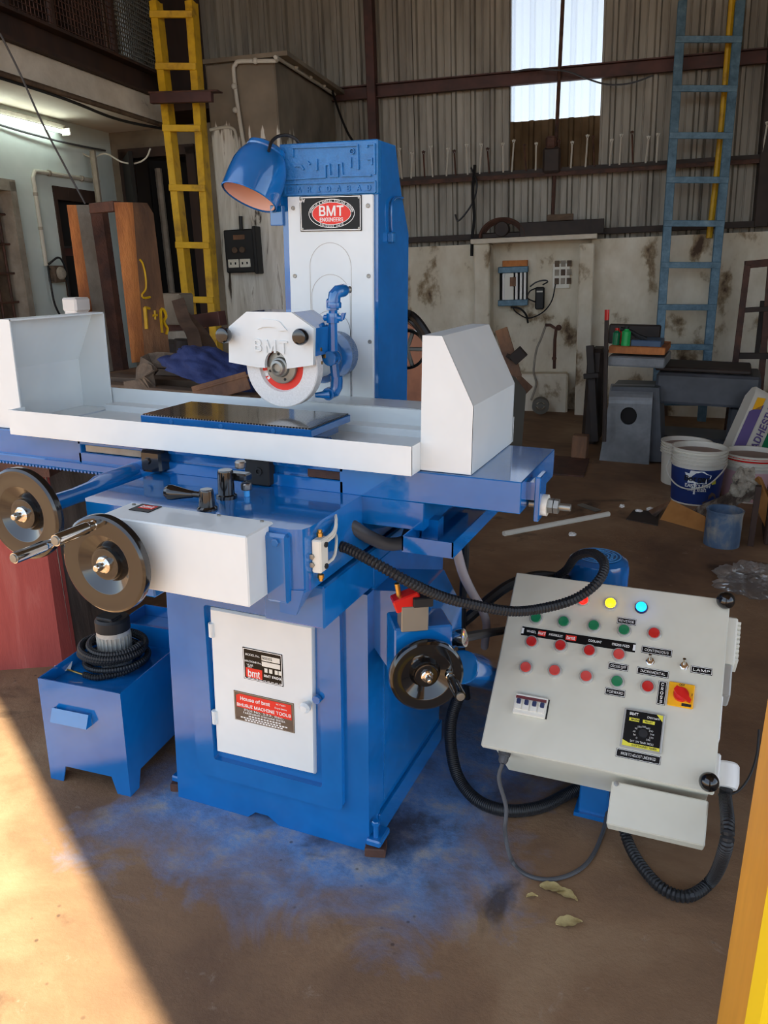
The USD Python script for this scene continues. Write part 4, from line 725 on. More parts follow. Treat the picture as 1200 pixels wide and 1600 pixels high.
# fittings on the right flank
def flank(px0, py0, px1, py1, d0, d1, name, mat, lab, out=.03):
    a, b = None, None
hs = [A(*p) for p in [(0.2841, 0.2189), (0.2855, 0.0925), (0.2856, 0.0082), (0.2882, -0.1046), (0.2848, -0.1367), (0.2901, -0.2062)]]
def side_piece(name, i, j, w, dep, mat, lab):
    s0 = HW - .015; t0, t1 = hs[i][1], hs[j][1]
    return cab.part(name, obox(kp(s0 + w / 2, (t0 + t1) / 2, -.10), KAX, (w, abs(t1 - t0), dep), .004), mat, lab)
hk = side_piece('multipin_plug', 0, 1, .040, .10, 'cream_plastic', 'ribbed white multi-pin plug housing')
for k in range(9): hk.part('rib', obox(kp(HW + .027, hs[0][1] - .012 - k * .0125, -.10), KAX, (.012, .006, .09), .001), 'cream_plastic')
side_piece('junction_cover', 1, 2, .036, .09, 'grey_ring', 'grey plug cover')
side_piece('cover_plate', 2, 3, .020, .10, 'white_print', 'white cover plate')
side_piece('cover_plate', 4, 5, .026, .10, 'white_print', 'white cover plate')
hp = kp(HW + .03, (hs[4][1] + hs[5][1]) / 2, -.09)
cab.part('hose_socket', lathe([(0, .025), (.022, .025), (.026, .02), (.028, -.02), (.024, -.035), (.02, -.035), (0, -.034)], hp, unit(CU), 14), 'white_print', 'white angled hose socket')
gl = kp(-HW + .055, -HH + .012, -.045)
cab.part('cable_gland', cat(lathe([(0, 0), (.016, 0), (.016, .016), (.013, .018), (.013, .028), (.009, .036), (0, .036)], gl, -CU, 10)), 'grey_rubber', 'grey gland under the cabinet')
# stand: hydraulic tank with a vertical motor behind
ht = thing('hydraulic_unit', 'blue hydraulic tank with upright motor standing behind the control cabinet', 'hydraulic pump unit', (-.28, 2.4, 0))
ht.part('tank', box(-.46, -.08, 2.2, 2.66, .05, .32, .006), 'blue_paint')
for x in (-.42, -.12):
    for y in (2.25, 2.61): ht.part('foot', box(x - .03, x + .03, y - .03, y + .03, 0, .05), 'blue_paint')
stand = thing('cabinet_stand', 'blue steel post under the control cabinet', 'stand', (-.2, 2.06, 0))
stand.part('post', box(-.245, -.165, 2.03, 2.10, .0, .44, .004), 'blue_paint')
stand.part('foot_plate', box(-.255, -.155, 2.02, 2.11, 0, .012), 'blue_paint')
mo = A(*(-0.297, 2.45, 0.5628)); mr_ = .094
mt = ht.part('motor', lathe([(0, .30), (mr_, .30), (mr_, .44), (mr_ - .003, .45), (mr_, .452), (mr_, mo[2] + .035), (mr_ - .006, mo[2] + .055), (mr_ - .022, mo[2] + .066), (0, mo[2] + .068)], (mo[0], 2.45, 0), (0, 0, 1), 40), 'blue_paint')
top = A(mo[0], 2.45, mo[2] + .0682)
mt.part('fan_grille', cat(*[prism(ellipse(r0, r0, 40).difference(ellipse(r0 - .004, r0 - .004, 40)), top, (1, 0, 0), (0, 1, 0), .0012) for r0 in (.068, .056, .044, .032, .020)], *[obox(top + A(.038 * math.cos(a), .038 * math.sin(a), .0012), frame_of((0, 0, 1), (-math.sin(a), math.cos(a), 0)), (.005, .06, .0012)) for a in np.arange(6) * math.pi / 3]), 'light_blue', 'ringed fan grille on the motor')
for k in range(20):
    a = k * math.pi / 10; mt.part('cooling_fin', obox((mo[0] + (mr_ + .006) * math.cos(a), 2.45 + (mr_ + .006) * math.sin(a), .38), [(math.cos(a), math.sin(a), 0), (-math.sin(a), math.cos(a), 0), (0, 0, 1)], (.018, .005, .13)), 'blue_paint')
# ---------------------------------------------------------------- coolant tank at the left
TA, TB = A(-1.745, 1.585, 0), A(-1.464, 1.605, 0); tu = unit(TB - TA); tv = np.cross((0, 0, 1), tu) * 1.0
tv = A(-.10, .995, 0); tv = unit(tv); TL = .56; tw = np.linalg.norm(TB - TA)
tk = thing('coolant_tank', 'blue open-topped coolant tank on short feet with a handle on its end', 'tank', (TA + TB) / 2 + tv * .28)
def tp(a, b, z): return TA + tu * a * tw + tv * b * TL + A(0, 0, z)
def tbox(a0, a1, b0, b1, z0, z1):
    return hull([tp(a, b, z) for a in (a0, a1) for b in (b0, b1) for z in (z0, z1)])
def panel_legs(p0, p1, nvec, th):
    L = np.linalg.norm(p1 - p0); e = (p1 - p0) / L
    pg = sg.Polygon([(0, 0), (.045, 0), (.06, .055), (L - .06, .055), (L - .045, 0), (L, 0), (L, .338), (0, .338)])
    return prism(pg, p0, e, (0, 0, 1), th)
tk.part('front_plate', panel_legs(tp(0, 0, 0), tp(1, 0, 0), None, -.004), 'blue_paint')
tk.part('side_plate', panel_legs(tp(1, 0, 0), tp(1, 1, 0), None, -.004), 'blue_paint')
tk.part('side_plate', panel_legs(tp(0, 1, 0), tp(0, 0, 0), None, -.004), 'blue_paint')
tk.part('rear_plate', panel_legs(tp(1, 1, 0), tp(0, 1, 0), None, -.004), 'blue_paint')
tk.part('bottom', tbox(.01, .99, .01, .99, .055, .06), 'blue_paint')
tk.part('deck', tbox(.012, .988, .008, .99, .295, .30), 'blue_paint', 'sunk top plate')
tk.part('baffle', tbox(.02, .98, .62, .63, .30, .37), 'blue_paint')
hq = [A(*p) for p in [(-1.683, 1.583, 0.2661), (-1.547, 1.588, 0.2717), (-1.575, 1.588, 0.2109), (-1.717, 1.583, 0.2034)]]
hc = sum(hq) / 4; tk.part('handle', cat(obox(hc - A(0, .012, .0), [tu, unit(A(0, .35, .94)), np.cross(tu, unit(A(0, .35, .94)))], (.125, .042, .003)), hull([hc + tu * s * .0615 + A(0, y, z) for s in (1, .97) for y, z in ((.006, .018), (.006, -.02), (-.018, -.02), (-.006, .018))]), hull([hc - tu * s * .0615 + A(0, y, z) for s in (1, .97) for y, z in ((.006, .018), (.006, -.02), (-.018, -.02), (-.006, .018))])), 'blue_paint')
pc_ = A(*(-1.648, 1.806, 0.3)); tag_at = A(*(-1.769, 1.706, 0.302))
tk.part('paper_tag', obox(tag_at + A(0, 0, .006), [unit(A(.8, .5, .2)), unit(A(-.5, .8, .3)), unit(np.cross(A(.8, .5, .2), A(-.5, .8, .3)))], (.055, .035, .001)), 'white_print', 'white paper tag')
pm = thing('coolant_pump', 'small pump motor with black cap inside the coil of hose on the tank', 'pump', pc_)
pm.part('motor_body', lathe([(0, 0), (.046, 0), (.046, .10), (.050, .102), (.050, .118), (.044, .12), (0, .12)], pc_, (0, 0, 1), 32), 'aluminium')
for k in range(24):
    a = k * math.pi / 12; pm.part('cooling_fin', obox(pc_ + A(.048 * math.cos(a), .048 * math.sin(a), .058), [(math.cos(a), math.sin(a), 0), (-math.sin(a), math.cos(a), 0), (0, 0, 1)], (.008, .003, .09)), 'aluminium')
pm.part('terminal_cover', cat(lathe([(0, .118), (.052, .118), (.052, .150), (.046, .158), (0, .160)], pc_, (0, 0, 1), 28), obox(pc_ + A(.0, -.012, .160), np.eye(3), (.06, .05, .012), .003)), 'black_matte')
coil = []
for k in range(int(5.2 * 24)):
    a = k * 2 * math.pi / 24; lay = k / 24
    coil.append(pc_ + A((.090 + .010 * math.sin(lay * 2.3)) * math.cos(a - .6) + .012 * math.sin(lay * 1.7), (.090 + .010 * math.cos(lay * 1.9)) * math.sin(a - .6) - .004, .012 + .0135 * lay + .006 * math.sin(a * 1.0 + lay)))
coil += [coil[-1] + A(-.02, -.03, -.02)]
hcoil = thing('hose_coil', 'coil of black corrugated cable hose wound round the pump', 'hose', pc_ + A(.0, 0, .004))
hcoil.part('hose', tube([coil[0] + A(-.10, -.055, 0), coil[0] + A(-.05, -.05, -.002)] + coil, .0095, 8, ridge=.2, pitch=.008), 'rubber', smooth=30)
e = coil[0] + A(-.10, -.055, 0)
hcoil.part('wire_end', tube([e, e + A(-.04, -.004, .006), e + A(-.06, .0, .004)], .003), 'brass', 'yellow wire end')
# ---------------------------------------------------------------- hoses and cables about the machine
def hose(name, label, pts, r, mat='rubber', ridge=.12, pitch=.006, n=9, cat_='hose'):
    return solo(name, label, cat_, tube(pts, r, n, ridge=ridge, pitch=pitch) if ridge else tube(pts, r, n), mat, smooth=30)
hose('cable_hose', 'black corrugated conduit arching from the saddle over the cabinet top', [(-0.764, 1.56, 0.889), (-0.7215, 1.54, 0.8924), (-0.6442, 1.52, 0.8747), (-0.5778, 1.54, 0.8362), (-0.5243, 1.6, 0.7888), (-0.4674, 1.66, 0.7543), (-0.3969, 1.74, 0.7179), (-0.338, 1.82, 0.7036), (-0.2733, 1.88, 0.7156), (-0.2299, 1.93, 0.7489), (-0.2279, 2, 0.7718), (-0.2727, 2.1, 0.7594), (-0.3285, 2.2, 0.7067), (-0.3653, 2.28, 0.6344), (-0.4146, 2.36, 0.5671), (-0.4533, 2.42, 0.5064)], .0125, ridge=.22, pitch=.009)
hose('grey_hose', 'thick grey hose sagging under the right of the table', [(-0.7746, 1.6, 0.9301), (-0.7535, 1.62, 0.9192), (-0.7235, 1.65, 0.8874), (-0.6958, 1.7, 0.8561), (-0.6749, 1.76, 0.8462), (-0.6845, 1.82, 0.8528), (-0.7113, 1.9, 0.8458)], .016, 'grey_rubber', ridge=0, n=12)
MATS['clear_pvc'] = usdkit.material(stage, '/World/Looks/clear_pvc', {'p': ('principled_bsdf', {'base_color': lin((205, 200, 205)), 'roughness': .2, 'transmission_weight': .55, 'ior': 1.25})}, surface='p.BSDF')
hose('drain_tube', 'clear plastic drain tube hanging from the gutter', [(-0.5341, 1.72, 0.8748), (-0.5315, 1.74, 0.8337), (-0.5337, 1.8, 0.7631), (-0.5359, 1.9, 0.6732), (-0.5412, 2, 0.5958), (-0.5513, 2.1, 0.5037), (-0.5806, 2.2, 0.3816)], .012, 'clear_pvc', ridge=0, n=12)
hose('hydraulic_hose', 'smooth black hose hanging straight down behind the drain tube', [(-0.5915, 2, 0.8006), (-0.5971, 2.02, 0.7294), (-0.6084, 2.05, 0.6223), (-0.6177, 2.08, 0.5004), (-0.6261, 2.12, 0.3676), (-0.629, 2.2, 0.1963)], .011, ridge=0)
hose('hydraulic_hose', 'black hose rising from behind the feed wheel to the back of the cabinet', [(-0.6351, 2.1, 0.4826), (-0.596, 2.12, 0.5217), (-0.5566, 2.18, 0.5569), (-0.5176, 2.25, 0.5772), (-0.4563, 2.32, 0.5857), (-0.3889, 2.38, 0.5637), (-0.3591, 2.45, 0.5209)], .0165, ridge=0)
hose('hydraulic_hose', 'black hose from the chrome gland to the left side of the cabinet', [(-0.5009, 1.68, 0.6563), (-0.5096, 1.85, 0.5878), (-0.5347, 2.15, 0.4608), (-0.5443, 2.4, 0.3564), (-0.5221, 2.6, 0.271)], .012, ridge=0)
hose('hydraulic_hose', 'thick black hose bending down to the floor left of the cabinet', [A(*p) for p in [(-0.6161, 2.06, 0.2733), (-0.6309, 2.05, 0.2115), (-0.6294, 2.04, 0.1312)]] + [A(*p) for p in [(-0.5934, 2.003, 0.05), (-0.5195, 1.955, 0.02), (-0.4322, 1.944, 0.018), (-0.3514, 1.99, 0.018), (-0.2939, 2.068, 0.02), (-0.2404, 2.122, 0.04)]], .018, ridge=.05, n=12)
hose('power_cord', 'thin grey cord looping from the cabinet gland to the floor', [gl - CU * .036, gl - CU * .06 + A(-.004, 0, -.02)] + [A(*p) for p in [(-0.3855, 1.74, 0.1817), (-0.381, 1.72, 0.1249)]] + [A(*p) for p in [(-0.3681, 1.763, 0.008), (-0.318, 1.729, 0.006), (-0.2597, 1.739, 0.006), (-0.2077, 1.79, 0.006), (-0.1789, 1.863, 0.006), (-0.1664, 1.969, 0.008), (-0.1646, 2.042, 0.03)]], .0055, 'grey_rubber', ridge=0, cat_='cable')
hose('cable_hose', 'thick black corrugated hose looping from the right flank socket under the terminal box', [hp - CU * .034, hp - CU * .06] + [A(*p) for p in [(0.1183, 1.7, 0.309), (0.1188, 1.69, 0.2491)]] + [A(*p) for p in [(0.112, 1.862, 0.03), (0.0612, 1.799, 0.016), (0.0012, 1.802, 0.016), (-0.059, 1.867, 0.018), (-0.0998, 1.934, 0.03), (-0.1253, 1.972, 0.08)]], .0155, ridge=.22, pitch=.010, n=10)
hose('thin_wire', 'thin black wire hanging at the far right of the cabinet', [(0.1038, 1.95, 0.2159), (0.1448, 1.97, 0.2215), (0.1709, 2, 0.2522), (0.1849, 2.05, 0.2903), (0.186, 2.1, 0.3365)], .003, ridge=0, cat_='wire')

# ---------------------------------------------------------------- background: left side
def bpart(node, name, mesh, mat, label=None, **k): return node.part(name, bt(mesh), mat, label, **k)
def bthing(name, label, cat_, q, group=None): return thing(name, label, cat_, fb(q), group)
grunge('yellow_enamel', [(.28, (150, 112, 14)), (.45, (206, 160, 14)), (.7, (226, 180, 22))], 7., .5, bump=.15, detail=8.)
grunge('ladder_blue', [(.3, (62, 92, 110)), (.6, (92, 124, 142)), (.75, (120, 146, 158))], 14., .45, .2, bump=.15, detail=7.)
def seg(p0, p1, w, d, face, b=.003):
    """Straight bar from p0 to p1, w wide, d deep, its wide side turned to 'face'."""
    p0, p1 = np.asarray(p0, float), np.asarray(p1, float); e = unit(p1 - p0); f = np.asarray(face, float); f = unit(f - e * (f @ e)); s = np.cross(e, f)
    return obox((p0 + p1) / 2, [s, f, e], (w, d, np.linalg.norm(p1 - p0)), b)
# leaning ladders: rails between their end points (building frame), then rungs at given heights along them
def ladder(name, label, L0, L1, R0, R1, w, d, ts, rung, mat, tread):
    t = thing(name, label, 'ladder', fb((np.array(L0) + np.array(R0)) / 2))
    for a, b in ((L0, L1), (R0, R1)):
        a, b = A(*a), A(*b); s = 1 if a is L0 else 1
        t.part('rail', bt(cat(seg(a, b, w, .006, (0, 1, 0)), seg(a + A(w / 2 - .003, d / 2, 0), b + A(w / 2 - .003, d / 2, 0), .006, d, (0, 1, 0)), seg(a + A(0, d, 0), b + A(0, d, 0), w, .006, (0, 1, 0)))), mat)
    L0, L1, R0, R1 = map(lambda q: A(*q), (L0, L1, R0, R1))
    for k in ts:
        a, b = L0 + (L1 - L0) * k, R0 + (R1 - R0) * k; e = unit(b - a)
        t.part('rung', bt(seg(a - e * w * .5 - A(0, .004, 0), b + e * w * .5 - A(0, .004, 0), rung, tread, (0, 1, 0))), mat)
    return t
yl = [(-3.293, 6.5, 3.557), (-2.997, 6.2, 0.8441), (-2.994, 6.5, 3.527), (-2.906, 6.2, 0.843)]
yL1, yL0, yR1, yR0 = (-3.36, 6.62, 3.595), (-3.113, 6.18, 0.9519), (-3.055, 6.62, 3.564), (-2.908, 6.18, 0.9487)
ext = lambda p0, p1: tuple(A(*p0) - (A(*p1) - A(*p0)) * ((p0[2]) / (p1[2] - p0[2])))
yLb, yRb = ext(yL0, yL1), ext(yR0, yR1)
def par(p0, p1, v): return (v - p0[2]) / (p1[2] - p0[2])
yt = [par(yLb, yL1, v) for v in (.24, .61, (-3.198, 6.25, 1.319)[2], (-3.228, 6.33, 1.746)[2], (-3.262, 6.4, 2.188)[2], (-3.288, 6.48, 2.642)[2], (-3.306, 6.55, 3.105)[2], (-3.324, 6.6, 3.489)[2])]
ladder('yellow_ladder', 'yellow channel steel ladder leaning against the caged store', yLb, yL1, yRb, yR1, .062, .11, yt, .05, 'yellow_enamel', .03)
t = bthing('cross_channel', 'short brown steel channel lying across the yellow ladder near the slab', 'steel channel', (-3.075, 6.45, 2.849))
t.part('channel', bt(seg(A(*(-3.347, 6.4, 2.852)), A(*(-2.825, 6.4, 2.825)), .075, .05, (0, 1, 0))), 'red_oxide'); t.part('flange', bt(seg(A(*(-3.353, 6.42, 2.893)), A(*(-2.766, 6.42, 2.86)), .012, .10, (0, 1, 0))), 'rust_dark')
bL1, bL0, bR1, bR0 = (0.7767, 8.45, 3.656), (0.7177, 8.1, 0.4833), (1.256, 8.45, 3.608), (1.151, 8.1, 0.4795)
bLb, bRb = ext(bL0, bL1), ext(bR0, bR1)
bt_ = [par(bLb, bL1, v) for v in ((0.7668, 8.42, 3.341)[2], (0.7498, 8.38, 2.941)[2], (0.747, 8.33, 2.551)[2], (0.7373, 8.28, 2.176)[2], (0.728, 8.24, 1.801)[2], (0.7176, 8.2, 1.436)[2], (0.7181, 8.15, 1.058)[2], (0.7189, 8.12, 0.6965)[2], .18)]
ladder('blue_ladder', 'blue-grey steel ladder leaning against the back wall', bLb, bL1, bRb, bR1, .075, .05, bt_, .055, 'ladder_blue', .02)
solo('yellow_pole', 'ochre yellow pole with a rusty lower end behind the blue ladder', 'pole', bt(tube([(1.203, 8.6, 3.652), (1.187, 8.55, 2.64), (1.165, 8.52, 2.067), (1.141, 8.5, 1.661)], .028, smooth=False)), 'yellow_enamel')
# cage of the store: posts and woven wire
cg = bthing('wire_cage', 'rusty wire mesh cage on top of the office slab', 'mesh cage', (-3.6, 5., 3.15))
for nn in (2.8, 4.0, 5.05, 5.55, 6.35): bpart(cg, 'post', box(-3.60, -3.565, nn - .02, nn + .02, 3.15, 4.72), 'dark_wood')
bpart(cg, 'post', box(-3.62, -3.55, 6.98, 7.05, 3.15, 4.72), 'dark_oxide')
bpart(cg, 'rail', box(-3.60, -3.57, 2.7, 7.0, 3.86, 3.93), 'dark_wood')
def mesh_panel(n0, n1, v0, v1, s, w):
    ms = [box(-3.578, -3.578 + w, x - w / 2, x + w / 2, v0, v1) for x in np.arange(n0, n1, s)] + [box(-3.577 + w, -3.577 + 2 * w, n0, n1, z - w / 2, z + w / 2) for z in np.arange(v0, v1, s)]
    return cat(ms)
bpart(cg, 'wire_mesh', mesh_panel(4.3, 6.34, 3.15, 4.3, .042, .005), 'rust_dark', kind='stuff')
bpart(cg, 'wire_mesh', mesh_panel(6.37, 6.98, 3.15, 4.3, .034, .009), 'dull_steel', 'grey woven mesh panel', kind='stuff')
bpart(cg, 'board', box(-3.66, -3.65, 6.36, 6.99, 3.15, 4.3), 'old_wood')
# strip lamp, pipes, switch box
tl = bthing('strip_light', 'glowing white fluorescent tube under the slab', 'strip light', (-4.05, 5.5, 2.64))
bpart(tl, 'batten', box(-4.12, -4.07, 5.02, 6.30, 2.665, 2.70, .004), 'pale_frame')
tl.part('tube', bt(cyl((-4.03, 5.05, 2.632), (-4.03, 6.27, 2.632), .014)), 'tube_glow')
for x in (5.04, 6.26): bpart(tl, 'end_cap', box(-4.09, -4.015, x, x + .02, 2.615, 2.67, .003), 'white_print')
q = [(-4.115, 5.84, z) for z in (1.62, 2.30)]
cn = bthing('conduit', 'white conduit pipe down the office wall with a meter at its end', 'conduit', (-4.115, 5.84, 1.5))
cn.part('pipe', bt(tube([(-4.115, 5.84, 1.62), (-4.115, 5.84, 2.27), (-4.115, 5.87, 2.315), (-4.115, 5.92, 2.32), (-4.115, 6.76, 2.32)], .016, smooth=False)), 'conduit_white')
for z in (1.9, 2.15): cn.part('clip', bt(cyl((-4.115, 5.84, z - .012), (-4.115, 5.84, z + .012), .0178)), 'pale_frame')
for n_ in (6.05, 6.5): cn.part('clip', bt(cyl((-4.115, n_ - .012, 2.32), (-4.115, n_ + .012, 2.32), .023)), 'pale_frame')
bpart(cn, 'meter', box(-4.13, -4.06, 5.86, 6.0, 1.49, 1.62, .01), 'old_wood')
cn.part('meter_glass', bt(lathe([(0, 0), (.05, 0), (.048, .02), (.03, .035), (0, .04)], (-4.06, 5.93, 1.56), (1, 0, 0), 20)), 'pale_frame')
for k, pts in enumerate(([(-4.1, 5.84, 1.62), (-4.07, 5.80, 1.5), (-4.08, 5.83, 1.32), (-4.08, 5.92, 1.18), (-4.09, 6.0, 1.1)], [(-4.1, 5.86, 1.6), (-4.05, 5.98, 1.52), (-4.07, 6.03, 1.36), (-4.1, 6.08, 1.26)], [(-4.1, 5.85, 1.63), (-4.05, 5.92, 1.68), (-4.06, 6.0, 1.62), (-4.06, 6.02, 1.5)])): cn.part('wire', bt(tube(pts, .008)), 'rubber')
cb = bthing('conduit', 'pale conduit pipe bent over the concrete block', 'conduit', (-2.86, 6.98, 2.0))
cb.part('pipe', bt(tube([(-2.832, 7, 2.46), (-2.868, 7, 2.837), (-2.881, 7, 3.12), (-2.859, 7, 3.171), (-2.811, 7, 3.19), (-2.508, 7, 3.169), (-2.49, 7.05, 3.19), (-2.48, 8.3, 3.19), (-2.48, 8.6, 3.19)], .017)), 'conduit_white')
for p in [(-2.882, 6.99, 3.007), (-2.887, 6.99, 2.827), (-2.677, 6.99, 3.181)]: cb.part('clip', bt(ball(p, .026, 1)), 'conduit_white')
for nn in (7.4, 7.8, 8.2): cb.part('clip', bt(ball((-2.47, nn, 3.20), .026, 1)), 'conduit_white')
c2 = bthing('conduit', 'short pale conduit elbow beside the yellow ladder', 'conduit', (-3.041, 7, 2.676))
c2.part('pipe', bt(tube([(-3.149, 7.02, 2.696), (-3.018, 7.02, 2.707), (-2.937, 7.02, 2.691), (-2.913, 7.02, 2.629), (-2.894, 7.02, 2.39)], .013)), 'conduit_white')
sb = bthing('switch_box', 'dark grey switch box with white sockets on the peeling wall', 'switch box', (-2.957, 7, 1.501))
s0, s1 = A(*(-3.071, 6.98, 1.874)), A(*(-2.771, 6.98, 1.512))
bpart(sb, 'body', box(s0[0], s1[0], 6.93, 7.03, s1[2], s0[2], .01), 'black_matte')
bpart(sb, 'side_flange', box(s1[0] - .02, s1[0] + .012, 6.90, 7.03, s1[2] - .015, s0[2] + .02, .006), 'black_matte')
for k in range(2):
    cx_ = s0[0] + .075 + .11 * k
    bpart(sb, 'socket', box(cx_ - .05, cx_ + .05, 6.918, 6.935, s1[2] + .045, s1[2] + .115, .004), 'cream_plastic')
    for j in (-1, 1): bpart(sb, 'socket_hole', box(cx_ + j * .022 - .006, cx_ + j * .022 + .006, 6.915, 6.92, s1[2] + .07, s1[2] + .09), 'black_matte')
bpart(sb, 'name_strip', box(s0[0] + .09, s0[0] + .20, 6.925, 6.935, s0[2] - .085, s0[2] - .045, .003), 'rust_brown')
for k in range(2): sb.part('dial', bt(cyl((s0[0] + .10 + .07 * k, 6.935, s0[2] - .17), (s0[0] + .10 + .07 * k, 6.91, s0[2] - .17), .026)), 'old_wood')
sb.part('cable_stub', bt(cyl((s0[0] + .15, 6.98, s0[2] - .01), (s0[0] + .155, 6.98, s0[2] + .11), .017)), 'rubber')
solo('stay_wire', 'thin grey wire slanting down in front of the office wall', 'wire', bt(tube([(-3.325, 4.6, 2.895), (-3.305, 4.7, 2.711), (-3.269, 4.8, 2.45), (-3.22, 4.9, 2.211), (-3.169, 5, 1.98)], .006)), 'grey_rubber')
solo('hanging_wire', 'pale wire sagging from the office wall to the open door', 'wire', bt(tube([(-4.316, 6.6, 2.712), (-4.186, 6.6, 2.568), (-4.059, 6.6, 2.49), (-3.922, 6.6, 2.511), (-3.783, 6.6, 2.438), (-3.655, 6.6, 2.42), (-3.556, 6.6, 2.453), (-3.505, 6.6, 2.523)], .007)), 'conduit_white')
solo('hanging_wire', 'dark cable sagging along the top of the office wall', 'wire', bt(tube([(-4.1, 4.6, 2.68), (-4.1, 5.4, 2.60), (-4.09, 6.2, 2.57), (-4.1, 6.9, 2.58)], .008)), 'grey_rubber')
# bench of old planer bed with rusty scrap on it
bn = thing('scrap_bench', 'rusty steel bench piled with scrap behind the machine', 'bench', (-2.55, 4.1, 0))
bn.part('top', hull([(x, y, z) for z in (.78, .85) for x, y in ((-3.45, 3.28), (-1.95, 3.28), (-1.95, 4.7), (-3.45, 4.7))]), 'rust_brown')
for x in (-3.3, -2.1):
    for y in (3.4, 4.6): bn.part('leg', box(x - .06, x + .06, y - .06, y + .06, 0, .78), 'rust_dark')
bn.part('shelf', box(-3.3, -2.1, 3.4, 4.6, .3, .34), 'rust_dark')
for k, (x0, y0, x1, y1, z, w) in enumerate(((-3.2, 3.42, -2.05, 3.36, .87, .10), (-3.25, 3.6, -2.1, 3.7, .875, .12), (-3.1, 3.95, -2.0, 4.05, .88, .14))):
    solo('wood_plank', ['brown weathered plank at the front of the scrap bench', 'weathered plank behind the front one on the scrap bench', 'rearmost weathered plank on the scrap bench'][k], 'plank', seg((x0, y0, z), (x1, y1, z), w, .035, (0, 0, 1)), 'old_wood')
Yb = 3.55
b0, t0, b1, t1, b2, t2 = A(*(-2.925, 3.55, 0.9755)), A(*(-2.949, 3.55, 1.777)), A(*(-2.926, 3.62, 0.9713)), A(*(-2.921, 3.62, 1.781)), A(*(-2.898, 3.85, 0.9477)), A(*(-2.94, 3.85, 1.737))
t3 = A(*(-2.961, 3.83, 1.791))
bm1 = thing('steel_beam', 'upright rusty steel beam with yellow chalk marks, standing on the scrap bench', 'steel beam', b0)
dn = A(.02, .16, 0)
bm1.part('flange', hull([b0, t0, b1, t1, b0 + dn * .22, t0 + dn * .22, b1 + dn * .22, t1 + dn * .22]), 'rust_orange', 'orange rusty flange')
web = [b1, t1, t3, t2, b2]
bm1.part('web', hull([p for p in web] + [p + A(-.03, .03, 0) for p in web]), 'rust_brown')
ex_, ez_ = unit(b2 - b1), unit(t1 - b1)
wn = unit(np.cross(unit(b2 - b1), unit(t1 - b1)))
def chalk(pts, w=.014):
    return tube([A(*p) + wn * .001 for p in pts], w / 2, 5)
bw_t = lambda s, z: b1 + (b2 - b1) * s + (t1 - b1) * z + wn * .002
bm1.part('chalk_mark', chalk([bw_t(.22, .66), bw_t(.30, .64), bw_t(.36, .56), bw_t(.34, .48), bw_t(.20, .44), bw_t(.26, .42), bw_t(.46, .43)], .012), 'yellow_enamel')
bm1.part('chalk_mark', cat(chalk([bw_t(.26, .36), bw_t(.26, .22)], .024), chalk([bw_t(.26, .36), bw_t(.42, .355)], .014)), 'yellow_enamel')
bm1.part('chalk_mark', cat(chalk([bw_t(.50, .31), bw_t(.64, .315)]), chalk([bw_t(.57, .345), bw_t(.57, .285)])), 'yellow_enamel')
bm1.part('chalk_mark', chalk([bw_t(.76, .20), bw_t(.76, .34), bw_t(.86, .355), bw_t(.93, .31), bw_t(.84, .275), bw_t(.95, .23), bw_t(.90, .19)], .016), 'yellow_enamel')
c0, d0 = A(*(-3.416, 3.75, 1.229)), A(*(-3.438, 3.75, 1.787)); c1, d1_ = A(*(-3.378, 3.8, 1.227)), A(*(-3.417, 3.8, 1.789)); c2_, d2_ = A(*(-3.378, 3.9, 1.222)), A(*(-3.415, 3.9, 1.795)); c3, d3_ = A(*(-3.341, 3.95, 1.22)), A(*(-3.373, 3.95, 1.79))
down = lambda p, q: p - (q - p) * ((p[2] - .87) / (q[2] - p[2]))
bm2 = thing('steel_beam', 'upright rusty channel with a grey inner face, left of the chalk-marked beam', 'steel beam', down(c0, d0))
def slabp(a, b, c, d, th=.02, w=A(0, .05, 0)): return hull([p + k * w for p in (down(a, b), b, down(c, d), d) for k in (0, 1)])
bm2.part('flange', slabp(c0, d0, c1, d1_), 'rust_orange'); bm2.part('web', slabp(c1, d1_, c2_, d2_), 'pale_frame', 'grey worn face'); bm2.part('flange', slabp(c2_, d2_, c3, d3_), 'rust_dark')
solo('spacer_bar', 'short rusty bar bridging the tops of the two upright beams', 'steel bar', seg((-3.23, 3.72, 1.762), (-2.972, 3.6, 1.762), .05, .05, (0, 1, 0)), 'rust_dark')
solo('timber_batten', 'thin pale batten leaning behind the two upright beams', 'batten', seg((lambda a_, b_: a_ - (b_ - a_) * ((a_[2] - .86) / (b_[2] - a_[2])))(A(*(-3.645, 4.3, 1.211)), A(*(-3.938, 4.6, 1.806))), (-3.938, 4.6, 1.806), .05, .04, (0, 1, 0)), 'pale_frame')
# belts, cloth and the long rusty angle on the bench
def strip(pts, w, th, wdir):
    P = smooth_path(pts, .03); wdir = np.asarray(wdir, float); T = np.gradient(P, axis=0); V = []
    for p, t_ in zip(P, T):
        s = unit(wdir - unit(t_) * (wdir @ unit(t_))); m_ = unit(np.cross(t_, s))
        V += [p + s * w / 2 + m_ * th / 2, p - s * w / 2 + m_ * th / 2, p - s * w / 2 - m_ * th / 2, p + s * w / 2 - m_ * th / 2]
    F = []
    for i in range(len(P) - 1):
        for k in range(4): a, b = 4 * i + k, 4 * i + (k + 1) % 4; F += [[a, b, b + 4], [a, b + 4, a + 4]]
    n_ = 4 * (len(P) - 1); F += [[0, 2, 1], [0, 3, 2], [n_, n_ + 1, n_ + 2], [n_, n_ + 2, n_ + 3]]
    return trimesh.Trimesh(np.array(V), np.array(F), process=False)
grunge('red_faded', [(.3, (150, 62, 54)), (.6, (172, 78, 68)), (.75, (186, 104, 92))], 4., .8, bump=.2, stretch=(3, 3, .4), detail=8.)
